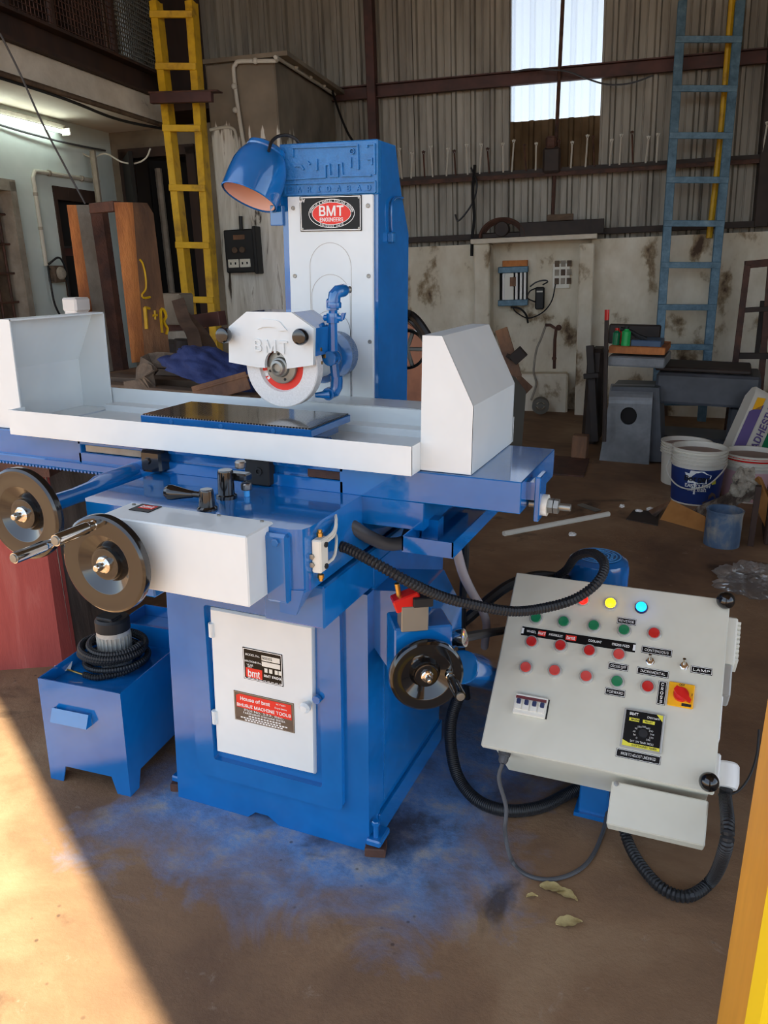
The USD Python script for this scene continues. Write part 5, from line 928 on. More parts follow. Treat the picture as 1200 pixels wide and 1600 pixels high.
grunge('bed_grey', [(.3, (104, 92, 82)), (.7, (156, 142, 128))], 6., .8, bump=.3, stretch=(2, 2, .5), detail=8.)
grunge('canvas', [(.3, (78, 66, 54)), (.7, (124, 106, 88))], 14., .85, bump=.4, bscale=80.)
grunge('belt_brown', [(.3, (66, 50, 40)), (.7, (98, 76, 60))], 10., .8, bump=.2)
grunge('denim', [(.3, (28, 40, 84)), (.7, (46, 62, 112))], 12., .85, bump=.3, bscale=120.)
solo('canvas_belt', 'folded brown canvas belt at the front of the scrap bench', 'belt', cat(strip([(-2.791, 3.32, 0.8627), (-2.686, 3.34, 0.8855), (-2.665, 3.38, 0.9329), (-2.742, 3.42, 0.9465), (-2.817, 3.45, 0.9158), (-2.854, 3.5, 0.874), (-2.793, 3.55, 0.8776)], .10, .012, (.1, .2, 1)), strip([(-2.719, 3.45, 0.9277), (-2.802, 3.5, 0.9702), (-2.761, 3.55, 0.9966), (-2.657, 3.6, 0.9861), (-2.624, 3.62, 0.9721)], .09, .012, (.1, .6, .8))), 'canvas')
solo('lifting_strap', 'flat brown strap hanging in a loop from the bar above the blue cloth', 'strap', cat(strip([(-3.077, 4.2, 1.273), (-2.969, 4.1, 1.163), (-2.849, 4, 1.101), (-2.76, 3.9, 1.024), (-2.685, 3.8, 0.977)], .075, .008, (1, .3, 0)), strip([(-3.071, 4.22, 1.19), (-2.979, 4.2, 1.126), (-2.876, 4.15, 1.07), (-2.726, 4, 1.016), (-2.611, 3.85, 0.9752)], .07, .008, (1, .3, 0))), 'belt_brown')
# crumpled cloth: displaced dome
ic = trimesh.creation.icosphere(4, 1.0); cv = ic.vertices * A(.26, .17, .115); cv[:, 2] = np.maximum(cv[:, 2], -.02)
nz = meshkit.fbm(ic.vertices * 2.4 + 3, 3, 5) - .5; rid = np.abs(meshkit.fbm(ic.vertices * 3.1 + 9, 2, 8) - .5)
cv = cv * (1 + .55 * nz[:, None] - .35 * rid[:, None]) + A(0, 0, .02)
cv = cv @ trimesh.transformations.rotation_matrix(.25, (0, 1, 0))[:3, :3].T
solo('blue_cloth', 'crumpled dark blue denim cloth on the scrap bench', 'cloth', trimesh.Trimesh(cv + A(*(-2.395, 3.5, 0.9389)), ic.faces, process=False), 'denim', smooth=60)
solo('steel_angle', 'long rusty steel angle bar at the right end of the bench', 'steel bar', cat(seg((-2.292, 3.2, 0.8918), (-2.066, 3.32, 0.9608), .085, .01, (.2, -1, 0)), seg(A(*(-2.291, 3.2, 0.9099)) + A(0, .03, .0), A(*(-2.065, 3.32, 0.9788)) + A(0, .03, .0), .07, .01, (0, .3, 1))), 'rust_brown')
solo('steel_bar', 'dark red bar behind the strap, end towards the ladder', 'steel bar', seg((-3.391, 4.5, 1.094), (-2.868, 4.35, 1.162), .085, .06, (0, 1, 0)), 'red_oxide')
solo('steel_bar', 'orange brown bar lying behind the chalk-marked beam', 'steel bar', seg((-3.504, 4.6, 1.067), (-3.147, 4.55, 1.11), .06, .05, (0, 1, 0)), 'rust_orange')
solo('grey_block', 'small grey casting stacked behind the chalk-marked beam', 'casting', box(*(lambda p: (p[0] - .08, p[0] + .09, 4.35, 4.5, p[2] - .09, p[2] + .10))((-3.263, 4.4, 1.199)), .01), 'concrete_grey')
solo('timber_offcut', 'grey timber offcut under the orange bar', 'timber', seg((-3.246, 4.3, 1.049), (-3.029, 4.25, 1.064), .05, .08, (0, 1, 0)), 'pale_frame')
solo('scrap_block', 'dark machine part under the timber offcut', 'machine part', cat(box(*(lambda p: (p[0] - .16, p[0] + .10, 4.15, 4.35, .85, p[2] + .05))((-3.055, 4.2, 0.9834)), .02), cyl(A(*(-3.001, 4.1, 0.9385)), A(*(-2.992, 4.1, 1.051)), .05)), 'dark_oxide')
solo('white_carton', 'small white box behind the left end guard', 'box', cat(box(*(lambda p: (p[0] - .05, p[0] + .05, 3.6, 3.72, p[2] - .035, p[2] + .04))((-3.361, 3.6, 1.261)), .01), box(*(lambda p: (p[0] - .042, p[0] + .042, 3.605, 3.715, .86, p[2] + .02))((-3.363, 3.6, 1.217)), .01)), 'white_print')
# red and dark foundation block at the far left
rb = thing('machine_bed', 'old machine bed with a red painted end and dark flank at the left edge', 'machine bed', (-2.5, 2.6, 0))
rf0, rf1 = A(*(-2.546, 1.964, 0)), A(*(-2.237, 2.16, 0)); rr = A(*(-2.418, 2.695, 0))
rr = rf1 + unit(rr - rf1) * 1.0
lean = A(-.02, .02, 0)
rb.part('red_end', hull([rf0, rf1, rf0 + A(0, .08, 0), rf1 + A(.0, .08, 0), rf0 + A(0, .06, .74), rf1 + A(-.075, .06, .74), rf0 + A(0, .12, .74), rf1 + A(-.075, .12, .74)]), 'red_faded')
rb.part('bed', hull([rf1 + A(0, .06, 0), rr, rf0 + A(0, .9, 0), rf0 + A(0, .06, 0), rf1 + A(-.07, .10, .72), rr + A(-.07, 0, .72), rf0 + A(0, .9, .72), rf0 + A(0, .10, .72)]), 'bed_grey')
rb.part('bed_top', hull([rf0 + A(-.1, .05, .74), rf1 + A(-.0, .05, .74), rr + A(0, .1, .74), rf0 + A(-.1, 1.0, .74), rf0 + A(-.1, .05, .80), rf1 + A(0, .05, .80), rr + A(0, .1, .80), rf0 + A(-.1, 1.0, .80)]), 'rust_dark')

# ---------------------------------------------------------------- background: back wall and right side
plain('bucket_white', (214, 206, 190), .5); plain('bucket_scum', (150, 128, 116), .7); plain('label_navy', (20, 46, 104), .45); plain('label_pink', (214, 170, 172), .5)
plain('bright_green', (30, 170, 84), .4); plain('machine_blue', (60, 84, 112), .5)
grunge('machine_grey', [(.3, (104, 106, 108)), (.7, (140, 142, 144))], 5., .42, .2, bump=.1); grunge('machine_dark', [(.3, (58, 60, 64)), (.7, (82, 84, 90))], 5., .5, bump=.1)
plain('purple_print', (96, 78, 130), .5)
grunge('rag_white', [(.34, (60, 52, 44)), (.44, (132, 122, 106)), (.7, (168, 158, 142))], 26., .85, bump=.3)
grunge('rust_leather', [(.3, (112, 70, 48)), (.7, (150, 96, 66))], 7., .6, bump=.15)
hr = bthing('hook_rail', 'thin dark rail along the corrugated wall with a row of eyed rods', 'rail', (-.1, 8.6, 2.35))
bpart(hr, 'rail', box(-2.06, 2.4, 8.60, 8.65, 2.335, 2.375), 'dark_oxide')
bpart(hr, 'rail', box(-2.06, 2.4, 8.60, 8.612, 2.30, 2.34), 'rust_dark')
for k in range(36):
    u_ = -1.93 + .112 * k + .015 * math.sin(k * 2.7); h_ = .23 + .03 * math.sin(k * 1.9); sl = .02 * math.sin(k * 4.1)
    if 24 < k < 31: continue
    hr.part('eyed_rod', bt(cat(cyl((u_, 8.59, 2.36), (u_ + sl, 8.58, 2.36 + h_), .009, n=6), *[seg((u_ + sl, 8.58, 2.35 + h_), (u_ + sl + s * .016, 8.58, 2.39 + h_), .007, .007, (0, 1, 0), 0) for s in (-1, 1)], ball((u_ + sl, 8.58, 2.385 + h_), .012, 1))), 'conduit_white' if k % 3 else 'rust_dark')
def bhose(name, label, pts, r, cat_='wire', mat='rubber'): return solo(name, label, cat_, bt(tube(pts, r, 6)), mat)
bhose('hanging_wire', 'black wire coils hanging down from the rod rail left of the niche', [(-1.107, 8.55, 2.419), (-1.044, 8.5, 2.276), (-1.07, 8.5, 2.131), (-1.141, 8.5, 2.015), (-1.232, 8.5, 1.93), (-1.263, 8.5, 1.991)], .009)
bhose('hanging_wire', 'dark bundle of wires hanging straight from the rod rail to the wall foot beam', [(-1.069, 8.55, 2.44), (-1.083, 8.5, 2.19), (-1.071, 8.5, 1.952), (-1.092, 8.5, 1.76), (-1.099, 8.5, 1.589)], .016)
bhose('hanging_wire', 'thin black cable from the concrete block down behind the column', [(-2.495, 8.5, 3.286), (-2.395, 8.4, 3.021), (-2.286, 8.3, 2.798), (-2.199, 8.2, 2.682)], .012)
bhose('hanging_wire', 'slack grey wire strung along the upper beam across the skylight', [(-0.7278, 8.58, 3.238), (-0.5351, 8.56, 3.245), (-0.3454, 8.55, 3.221), (-0.1929, 8.55, 3.192), (-0.0052, 8.55, 3.112), (0.1692, 8.55, 3.055), (0.3687, 8.56, 3.051), (0.5641, 8.58, 3.102)], .008, mat='grey_rubber')
sl_ = bthing('wall_lamp', 'small dark bulkhead fitting behind the rod rail', 'lamp fitting', (-0.3299, 8.6, 2.376))
p = A(*(-0.3316, 8.6, 2.457)); sl_.part('body', bt(cat(box(p[0] - .085, p[0] + .085, 8.56, 8.7, p[2] - .13, p[2] + .10, .02))), 'dark_oxide'); sl_.part('hood', bt(box(p[0] - .06, p[0] + .04, 8.55, 8.68, p[2] + .09, p[2] + .20, .02)), 'rust_dark')
# things on the lintel
cx_, cz = (-0.7929, 8.5, 1.867)[0], 1.75
fn = bthing('coil_of_wire', 'rusty coil of wire and fan motor on the left of the lintel', 'coil', (cx_, 8.5, 1.745))
fn.part('coil', bt(cat(*[trimesh.util.concatenate([tube([(cx_ + (.22 - .012 * j) * math.cos(a), 8.50 + .03 * j - .04, 1.76 + (.17 - .01 * j) * max(math.sin(a), -.02)) for a in np.linspace(-.05, math.pi + .05, 20)], .012, 6)]) for j in range(4)])), 'rust_dark')
fn.part('hub', bt(cat(cyl((cx_, 8.42, 1.83), (cx_, 8.6, 1.83), .07), box(cx_ - .2, cx_ + .2, 8.46, 8.6, 1.745, 1.80, .01))), 'dark_oxide')
solo('dark_board', 'long dark board standing on edge on the lintel', 'board', bt(box((-0.6201, 8.45, 1.868)[0], (0.1797, 8.45, 1.83)[0], 8.45, 8.49, 1.747, (-0.2649, 8.45, 1.881)[2], .004)), 'dark_oxide')
solo('small_plank', 'short brown plank lying on top of the dark board', 'plank', bt(box((-0.357, 8.45, 1.926)[0], (-0.109, 8.45, 1.914)[0], 8.42, 8.52, (-0.2649, 8.45, 1.881)[2], (-0.2662, 8.45, 1.939)[2], .004)), 'old_wood')
# in the niche
fu = bthing('fuse_unit', 'open fuse unit with white bars and green ends in the niche', 'fuse unit', (-0.6908, 8.7, 1.093))
a, b = A(*(-0.8369, 8.7, 1.441)), A(*(-0.5537, 8.7, 1.115))
bpart(fu, 'back', box(a[0], b[0], 8.68, 8.715, b[2], a[2]), 'dark_void')
for z in (a[2], b[2]): bpart(fu, 'end_bar', box(a[0] - .01, b[0] + .01, 8.60, 8.71, z - .03, z + .03, .006), 'ladder_blue')
for k, c_ in enumerate((.16, .36, .62, .78, .92)): fu.part('bar', bt(box(a[0] + (b[0] - a[0]) * c_ - (.012 if k != 1 else .045), a[0] + (b[0] - a[0]) * c_ + (.012 if k != 1 else .045), 8.62, 8.68, b[2] + .03, a[2] - .03, .004)), 'white_print' if k != 1 else 'cream_plastic')
bpart(fu, 'label', box(a[0] + .11, a[0] + .17, 8.615, 8.62, (a[2] + b[2]) / 2, (a[2] + b[2]) / 2 + .09), 'rust_brown')
bpart(fu, 'wood_strip', box(a[0] + .03, b[0], 8.66, 8.715, a[2] + .03, a[2] + .09, .004), 'rust_orange')
st_ = bthing('starter_box', 'black starter box with looped cables in the niche', 'starter', (-0.4228, 8.7, 1.047))
p = A(*(-0.4248, 8.7, 1.162)); st_.part('body', bt(box(p[0] - .045, p[0] + .045, 8.60, 8.71, p[2] - .12, p[2] + .10, .012)), 'black_matte')
st_.part('label', bt(box(p[0] - .03, p[0] + .03, 8.596, 8.602, p[2] + .05, p[2] + .065)), 'dull_steel')
for pts in ([(-0.4603, 8.62, 1.254), (-0.5226, 8.6, 1.225), (-0.5474, 8.6, 1.163), (-0.4956, 8.6, 1.13), (-0.4452, 8.62, 1.109)], [(-0.397, 8.62, 1.283), (-0.3458, 8.6, 1.313), (-0.3841, 8.6, 1.327), (-0.46, 8.6, 1.311), (-0.5232, 8.6, 1.269)], [(-0.2695, 8.6, 1.286), (-0.304, 8.6, 1.125), (-0.3912, 8.6, 1.014), (-0.5319, 8.6, 0.9596), (-0.6492, 8.6, 1.014), (-0.6952, 8.6, 1.072)], [(-0.7147, 8.6, 1.073), (-0.6237, 8.6, 1.058), (-0.5582, 8.6, 0.9922), (-0.5378, 8.6, 0.9086)]): st_.part('cable', bt(tube(pts, .011 if pts[0][0] < -.6 else .007, 6)), 'rubber')
bd = bthing('meter_board', 'pale meter board with small windows on the niche wall', 'meter board', (-0.221, 8.7, 1.232))
a, b = A(*(-0.3033, 8.71, 1.484)), A(*(-0.1326, 8.71, 1.241))
bpart(bd, 'board', box(a[0], b[0], 8.69, 8.73, b[2], a[2], .004), 'cream_plastic')
for i in range(3):
    for j in range(3): bpart(bd, 'window', box(a[0] + .02 + .06 * i, a[0] + .065 + .06 * i, 8.685, 8.692, b[2] + .04 + .085 * j, b[2] + .10 + .085 * j), 'pale_frame' if (i + j) % 2 else 'old_wood')
pp_ = bthing('standpipe', 'rusty water pipe with a tap at the foot of the niche', 'pipe', (-0.2504, 8.6, 0.4171))
pp_.part('pipe', bt(tube([(-0.2604, 8.5, 0.4557), (-0.2604, 8.5, 0.7513), (-0.25, 8.5, 0.8525), (-0.3077, 8.5, 0.8916), (-0.3585, 8.5, 0.8927)], .016, smooth=False)), 'rust_dark')
pp_.part('tap', bt(cat(ball((-0.2244, 8.48, 0.8661), .03, 1), ball((-0.2619, 8.48, 0.5614), .024, 1))), 'rust_dark')
pp_.part('cord', bt(tube([(-0.3521, 8.5, 0.8925), (-0.4006, 8.5, 0.7537), (-0.4436, 8.5, 0.6389), (-0.4652, 8.48, 0.4339), (-0.4361, 8.46, 0.3055), (-0.482, 8.4, 0.15)], .011)), 'pale_frame')
cp_ = A(*(-0.3809, 8.3, 0.2243)); solo('pulley', 'dark pulley wheel leaning on the niche foot', 'pulley', bt(cat(lathe([(.05, -.03), (.085, -.03), (.07, 0), (.085, .03), (.05, .03), (.05, -.03)], (cp_[0], 8.3, .11), (0, 1, .2), 24), lathe([(0, -.02), (.03, -.02), (.03, .02), (0, .02)], (cp_[0], 8.3, .11), (0, 1, .2), 16), seg((cp_[0] - .06, 8.3, .11), (cp_[0] + .06, 8.3, .11), .02, .02, (0, 1, 0)))), 'dull_steel')
# sheet offcuts leaning beside the tray
solo('sheet_offcut', 'brown steel offcut standing in front of the niche', 'steel offcut', cat(seg((-1.526, 6.4, 0.6165), (-1.688, 6.5, 0.9802), .10, .012, (0.2, -1, 0)), seg((-1.526, 6.4, 0.6064), (-1.407, 6.35, 0.5244), .09, .012, (.2, -1, .2)), seg((-1.531, 6.42, 0.6036), A(*(-1.508, 6.42, 0.3599)) * A(1, 1, 0), .05, .012, (.2, -1, 0))), 'rust_brown')
solo('sheet_offcut', 'dark square of scrap plate propped on the brown offcut', 'steel offcut', cat(seg((-1.551, 6.37, 0.7536), (-1.469, 6.37, 0.8312), .09, .05, (.2, -1, 0)), seg((-1.601, 6.44, 0.779), (-1.549, 6.4, 0.7555), .03, .06, (.2, -1, 0))), 'dark_oxide')
solo('sheet_offcut', 'bent grey galvanised sheet on the floor before the niche', 'steel offcut', hull([(-1.576, 6.1, 0.7236), (-1.467, 6.15, 0.651), (-1.394, 6.2, 0.5414), A(*(-1.384, 6.1, 0.4201)) * A(1, 1, 0), A(*(-1.466, 6, 0.3918)) * A(1, 1, 0), (-1.545, 6, 0.6179), (-1.589, 6.15, 0.7172), (-1.405, 6.25, 0.5337)]), 'dull_steel')
# shaper with tool tray
lt = thing('shaping_machine', 'grey workshop machine with a round hole in its flared pedestal and tools on top', 'machine', A(*(-0.5797, 6.45, 0.0097)) * A(1, 1, 0))
def yp_(pts, y, d): return prism([(p[0], p[2]) for p in pts], (0, y + d, 0), (1, 0, 0), (0, 0, 1), d)
ped = sg.Polygon([(p[0], p[2]) for p in [(-0.8043, 6.45, 0.4533), (-0.4847, 6.45, 0.4647), (-0.4646, 6.45, 0.0003), (-0.8408, 6.45, -0.0098)]])
hole = ellipse(.062, .068, 28, (lambda p: (p[0], p[2]))((-0.649, 6.45, 0.3651)))
lt.part('pedestal', prism(ped.difference(hole), (0, 6.47, 0), (1, 0, 0), (0, 0, 1), .02), 'machine_grey')
pa, pb_, pc3, pd_ = A(*(-0.8043, 6.45, 0.4533)), A(*(-0.4847, 6.45, 0.4647)), A(*(-0.8181, 6.62, 0.5773)), A(*(-0.4926, 6.62, 0.5861)); rows = []
for k in range(9):
    f_ = k / 8; bow = A(0, .17 * (1 - math.cos(f_ * math.pi / 2)), (pc3[2] - pa[2]) * math.sin(f_ * math.pi / 2) * 1.0)
    rows.append([A(pa[0] + (pc3[0] - pa[0]) * f_, 6.45, pa[2]) + bow, A(pb_[0] + (pd_[0] - pb_[0]) * f_, 6.45, pb_[2]) + bow])
lt.part('pedestal_throat', cat(*[hull([q + A(0, d_, 0) for q in rows[k] + rows[k + 1] for d_ in (0, .02)]) for k in range(8)]), 'machine_grey', 'curved throat of the pedestal', smooth=False)
lt.part('pedestal_core', hull([p for y in (6.50, 6.9) for p in [(-0.7969, 6.5, 0.5748), (-0.4497, 6.5, 0.5854), (-0.3763, 6.5, 0.0178), (-0.8287, 6.5, -0.0042)]] + [A(*p) + A(0, .4, 0) for p in [(-0.7969, 6.5, 0.5748), (-0.4497, 6.5, 0.5854), (-0.3763, 6.5, 0.0178), (-0.8287, 6.5, -0.0042)]]), 'machine_dark')
lt.part('hole_back', prism(hole, (0, 6.495, 0), (1, 0, 0), (0, 0, 1), .02), 'dark_void')
lt.part('apron', box(*(lambda p, q: (p[0], q[0], 6.36, 6.95, q[2], p[2]))((-0.8271, 6.4, 0.8219), (-0.4165, 6.4, 0.7468)), .01), 'machine_grey')
lt.part('tray', box(*(lambda p, q: (p[0], q[0], 6.38, 6.95, q[2], p[2]))((-0.8282, 6.4, 0.8929), (-0.4256, 6.4, 0.8395)), .006), 'rust_orange', 'rusty tool tray')
lt.part('tray_back', box(*(lambda p, q: (p[0], q[0], 6.9, 6.95, q[2], p[2]))((-0.9067, 6.9, 1.017), (-0.5093, 6.9, 0.8605)), .01), 'dark_oxide')
lt.part('ram', box(*(lambda p, q: (p[0], q[0], 6.62, 7.2, q[2], p[2]))((-0.4879, 6.62, 0.6841), (0.2505, 6.62, 0.4492)), .02), 'machine_dark')
lt.part('ram_top', box(*(lambda p, q: (p[0], q[0], 6.7, 7.25, q[2], p[2]))((-0.5078, 6.7, 0.7227), (0.1783, 6.7, 0.6901)), .01), 'dark_oxide')
lt.part('base', box(*(lambda p, q: (p[0], q[0], 6.75, 7.2, 0, p[2]))((-0.4311, 6.75, 0.1762), (0.0945, 6.75, 0.1184)), .02), 'machine_dark')
lt.part('far_leg', box(*(lambda p, q: (p[0], q[0], 6.7, 7.2, 0, p[2]))((0.0571, 6.7, 0.4425), (0.281, 6.7, 0.145)), .02), 'machine_dark')
ty = (-0.7501, 6.45, 0.8867)[2]
def bottle(px, py, col, lab, r, h):
    p = A(*(-0.6164, 6.5, 0.8875)); 
    t_ = thing('bottle', lab, 'bottle', (px, py, ty)); c_ = A(px, py, ty)
    t_.part('bottle_body', lathe([(0, 0), (r, 0), (r, h * .72), (r * .5, h * .82), (r * .5, h * .86), (0, h * .86)], c_, (0, 0, 1)), col); t_.part('cap', lathe([(0, h * .86), (r * .55, h * .86), (r * .55, h), (0, h)], c_, (0, 0, 1)), 'red_enamel' if col == 'green_button' else 'black_matte')
bottle((-0.7174, 6.45, 0.9398)[0], 6.45, 'bright_green', 'bright green bottle standing in the tool tray of the grey machine', .033, .15)
bottle((-0.7931, 6.5, 0.9329)[0], 6.5, 'green_button', 'dark green bottle with red cap left of the bright green one', .028, .13)
solo('parts_box', 'low blue box in the tool tray', 'box', box(*(lambda p, q: (p[0], q[0], 6.45, 6.75, ty, p[2]))((-0.6801, 6.45, 0.9365), (-0.4626, 6.45, 0.9028)), .006), 'machine_blue')
solo('crank_handle', 'black bent handle lying over the blue box', 'handle', tube([(-0.7667, 6.5, 1.01), (-0.6953, 6.5, 0.9931), (-0.6467, 6.5, 0.9665), (-0.5752, 6.5, 0.9409)], .016), 'black_matte')
solo('red_tool', 'small red tool behind the bottles', 'tool', cat(box(*(lambda p: (p[0] - .03, p[0] + .03, 6.6, 6.64, ty, p[2] + .03))((-0.78, 6.6, 0.9637)), .006)), 'red_enamel')
po = thing('marker_pole', 'thin dark pole with a red tip left of the grey machine', 'pole', A(*(-0.7993, 6.3, 0.3551)) * A(1, 1, 0))
po.part('pole', tube([A(*(-0.7952, 6.3, 0.1829)), A(*(-0.8204, 6.3, 0.6196)), A(*(-0.8483, 6.3, 1.085))], .016, smooth=False), 'dark_oxide'); po.part('tip', tube([A(*(-0.8483, 6.3, 1.085)), A(*(-0.8519, 6.3, 1.158))], .017, smooth=False), 'red_enamel')
solo('scrap_stack', 'dark upright scrap beside the pillar of the niche', 'scrap', cat(box(*(lambda p, q: (p[0], q[0], 7.0, 7.3, 0, p[2]))((-1.079, 7, 0.803), (-0.9426, 7, 0.5199)), .03), seg((-1.078, 6.9, 0.5887), (-0.9553, 6.9, 0.6057), .04, .04, (0, 1, 0)), seg((-0.9439, 6.9, 0.0513), (-1.06, 7, 0.8299), .06, .05, (0, 1, 0))), 'dark_oxide')
# brown rack on the right
rk = thing('angle_rack', 'brown angle iron rack at the right edge of the back wall', 'rack', A(*(0.1916, 7.6, 0.5053)) * A(1, 1, 0))
ra, rb_, rc, rd = A(*(0.0642, 7.6, 1.47)), A(*(0.0662, 7.6, 0.6335)), A(*(0.239, 7.65, 1.495)), A(*(0.308, 7.65, 0.613))
rk.part('upright', seg(ra, rb_ * A(1, 1, 0), .05, .05, (0, 1, 0)), 'rust_dark'); rk.part('upright', seg(rc, rd * A(1, 1, 0), .05, .05, (0, 1, 0)), 'rust_dark'); rk.part('upright', seg(A(*(0.223, 7.9, 1.176)), A(*(0.2333, 7.9, 0.6904)), .04, .04, (0, 1, 0)), 'dark_oxide')
rk.part('rail', seg(ra + A(-.02, 0, 0), rc + A(.05, 0, 0), .06, .05, (0, 1, 0)), 'rust_dark'); rk.part('rail', seg(A(*(0.0593, 7.6, 1.108)), A(*(0.2864, 7.65, 1.126)), .04, .04, (0, 1, 0)), 'dark_oxide'); rk.part('rail', seg(A(*(0.0641, 7.6, 0.7352)), A(*(0.3357, 7.65, 0.7421)), .05, .05, (0, 1, 0)), 'dark_oxide')
# paint buckets
def bucket(c, r, h, label_mat, lab, band=True, tilt=0):
    t_ = thing('paint_bucket', lab, 'bucket', c); c = A(*c)
    pr = [(0, .004), (r * .86, .004), (r * .87, 0), (r * .88, .004)] + [(r * (.88 + .09 * k / 6), h * .70 * k / 6) for k in range(1, 7)]
    for z in (.74, .80, .86, .92): pr += [(r * .97, h * (z - .012)), (r * 1.035, h * (z - .008)), (r * 1.035, h * (z + .008)), (r * .975, h * (z + .012))]
    pr += [(r * 1.0, h * .96), (r * 1.05, h * .97), (r * 1.05, h * .995), (r * 1.02, h), (r * .98, h * .995), (r * .96, h * .95), (r * .84, .03), (0, .03)]
    t_.part('pail', lathe(pr, c, (0, 0, 1), 40), 'bucket_white')
    t_.part('paint_left', lathe([(0, h * .90), (r * .94, h * .90), (r * .94, h * .89), (0, h * .89)], c, (0, 0, 1), 32), 'bucket_scum')
    if label_mat:
        t_.part('printed_band', lathe([(r * .884, h * .03), (r * .972, h * .66), (r * .974, h * .66), (r * .974, h * .655), (r * .886, h * .03)], c, (0, 0, 1), 40), label_mat)
    return t_, c
def wrap(node, name, s, c, r, a0, z, h, mat, slope=.13, bold=True):
    ms = []; total = len(s)
    for k, ch in enumerate(s):
        if ch == ' ': continue
        a_ = a0 + (k - (total - 1) / 2) * h * .78 / r; d_ = A(math.cos(a_), math.sin(a_), 0)
        ms.append(text(ch, c + d_ * r + A(0, 0, z), (-math.sin(a_), math.cos(a_), 0), unit(A(0, 0, 1) + .12 * d_), h, .002, bold))
    node.part(name, cat(*ms), mat)
b1c = A(*(-0.0958, 5.55, -0.0207)) * A(1, 1, 0)
B1H = (-0.1443, 5.55, 0.3614)[2]
bk, c = bucket((b1c[0], 5.55, 0), .168, B1H, 'label_navy', 'white paint bucket with a dark blue label and wire handle, front left of the three')
va = math.atan2(-c[1], -c[0])
def on_pail(al, z, lift=.002): rr_ = .168 * (.884 + .088 * (z / B1H - .03) / .63) + lift; return c + A(math.cos(al) * rr_, math.sin(al) * rr_, z)
def pail_patch(node, name, pts, mat):
    """Flat print wrapped on the pail: pts in (metres round, height)."""
    g_ = sg.Polygon(pts).segmentize(.02); m_ = trimesh.creation.extrude_polygon(g_, .001, engine='earcut'); V = np.array([on_pail(va + x / .16, z, .0015 + e) for x, z, e in m_.vertices]); node.part(name, trimesh.Trimesh(V, m_.faces, process=False), mat)
pail_patch(bk, 'label_cloud', [(-.075, B1H * .60), (-.06, B1H * .52), (-.045, B1H * .50), (-.055, B1H * .42), (.065, B1H * .42), (.06, B1H * .50), (.085, B1H * .51), (.09, B1H * .57), (.06, B1H * .60), (.04, B1H * .645), (-.04, B1H * .645), (-.045, B1H * .59)], 'white_print')
wrap(bk, 'lettering', 'Berger', c, .1635, va + .03, B1H * .505, .034, 'black_matte')
wrap(bk, 'lettering', 'EASYCLEAN', c, .160, va + .06, B1H * .375, .022, 'white_print'); wrap(bk, 'lettering', 'fresh', c, .158, va + .12, B1H * .315, .024, 'white_print')
pail_patch(bk, 'label_line', [(-.05, B1H * .28), (.07, B1H * .275), (.07, B1H * .27), (-.05, B1H * .275)], 'white_print')
pail_patch(bk, 'paint_drip', [(-.012, B1H * .43), (-.002, B1H * .43), (-.001, B1H * .22), (-.012, B1H * .22)], 'white_print')
pail_patch(bk, 'label_seal', [(.095, B1H * .47), (.125, B1H * .48), (.13, B1H * .41), (.10, B1H * .40)], 'yellow_print')
pail_patch(bk, 'label_picture', [(.07, B1H * .02), (.16, B1H * .03), (.16, B1H * .12), (.14, B1H * .22), (.11, B1H * .26), (.09, B1H * .20), (.09, B1H * .12), (.05, B1H * .07)], 'belt_brown')
bk.part('wire_handle', tube([c + A(*q) for q in ((-.178, -.02, B1H * .72), (-.186, -.07, B1H * .55), (-.12, -.16, B1H * .38), (-.03, -.19, B1H * .33), (.07, -.175, B1H * .42), (.14, -.11, B1H * .60), (.172, -.03, B1H * .73))], .005), 'conduit_white')
b3 = A(*(-0.1962, 6, 0.0857)); bk3, c3_ = bucket((b3[0], 6.0, 0), .165, (-0.2184, 6, 0.3003)[2], None, 'white paint bucket standing just behind the blue-labelled one')
b2 = A(*(0.2246, 5.75, 0.0325)); bk2, c2q = bucket((b2[0], 5.75, 0), .18, (0.1906, 5.75, 0.3113)[2], 'label_pink', 'white paint bucket with a pink label at the right edge')
bk2.part('label_stripe', lathe([(.18 * .965 + .003, .27), (.18 * .97 + .003, .295), (.18 * .97, .295)], c2q, (0, 0, 1), 40), 'red_enamel')
# paint can, carton, rag pile, timber, bag, plastic
grunge('can_blue', [(.35, (60, 82, 110)), (.5, (80, 100, 124)), (.62, (136, 134, 128)), (.8, (150, 146, 138))], 7., .55, bump=.2, stretch=(1, 1, .7), detail=8.)
pcn = A(*(0.0845, 4.588, -0)); pc2 = thing('paint_can', 'blue paint-splashed tin without a lid on the floor', 'tin', pcn + A(0, .08, 0)); q = pcn + A(0, .09, 0)
ch_ = .20; pc2.part('tin', lathe([(0, .003), (.092, .003), (.094, 0), (.095, .006), (.094, .012), (.094, ch_ - .02), (.097, ch_ - .01), (.100, ch_), (.096, ch_ + .003), (.090, ch_), (.089, .02), (0, .02)], q, (0, 0, 1), 36), 'can_blue')
pc2.part('paint_left', lathe([(0, ch_ - .05), (.0885, ch_ - .05), (.0885, ch_ - .052), (0, ch_ - .052)], q, (0, 0, 1), 28), 'machine_blue')
grunge('cardboard', [(.3, (158, 104, 50)), (.7, (188, 132, 70))], 6., .85, bump=.15)
cd = [A(*p) for p in ((-0.2671, 5.02, -0.0015), (-0.011, 4.82, -0.0428), (-0.0171, 4.95, 0.0656), (-0.2213, 5.12, 0.0982))]
cx3 = thing('cardboard_box', 'torn open cardboard flap lying against the buckets', 'cardboard', cd[0] * A(1, 1, 0))
wv = A(.05, .12, .02)
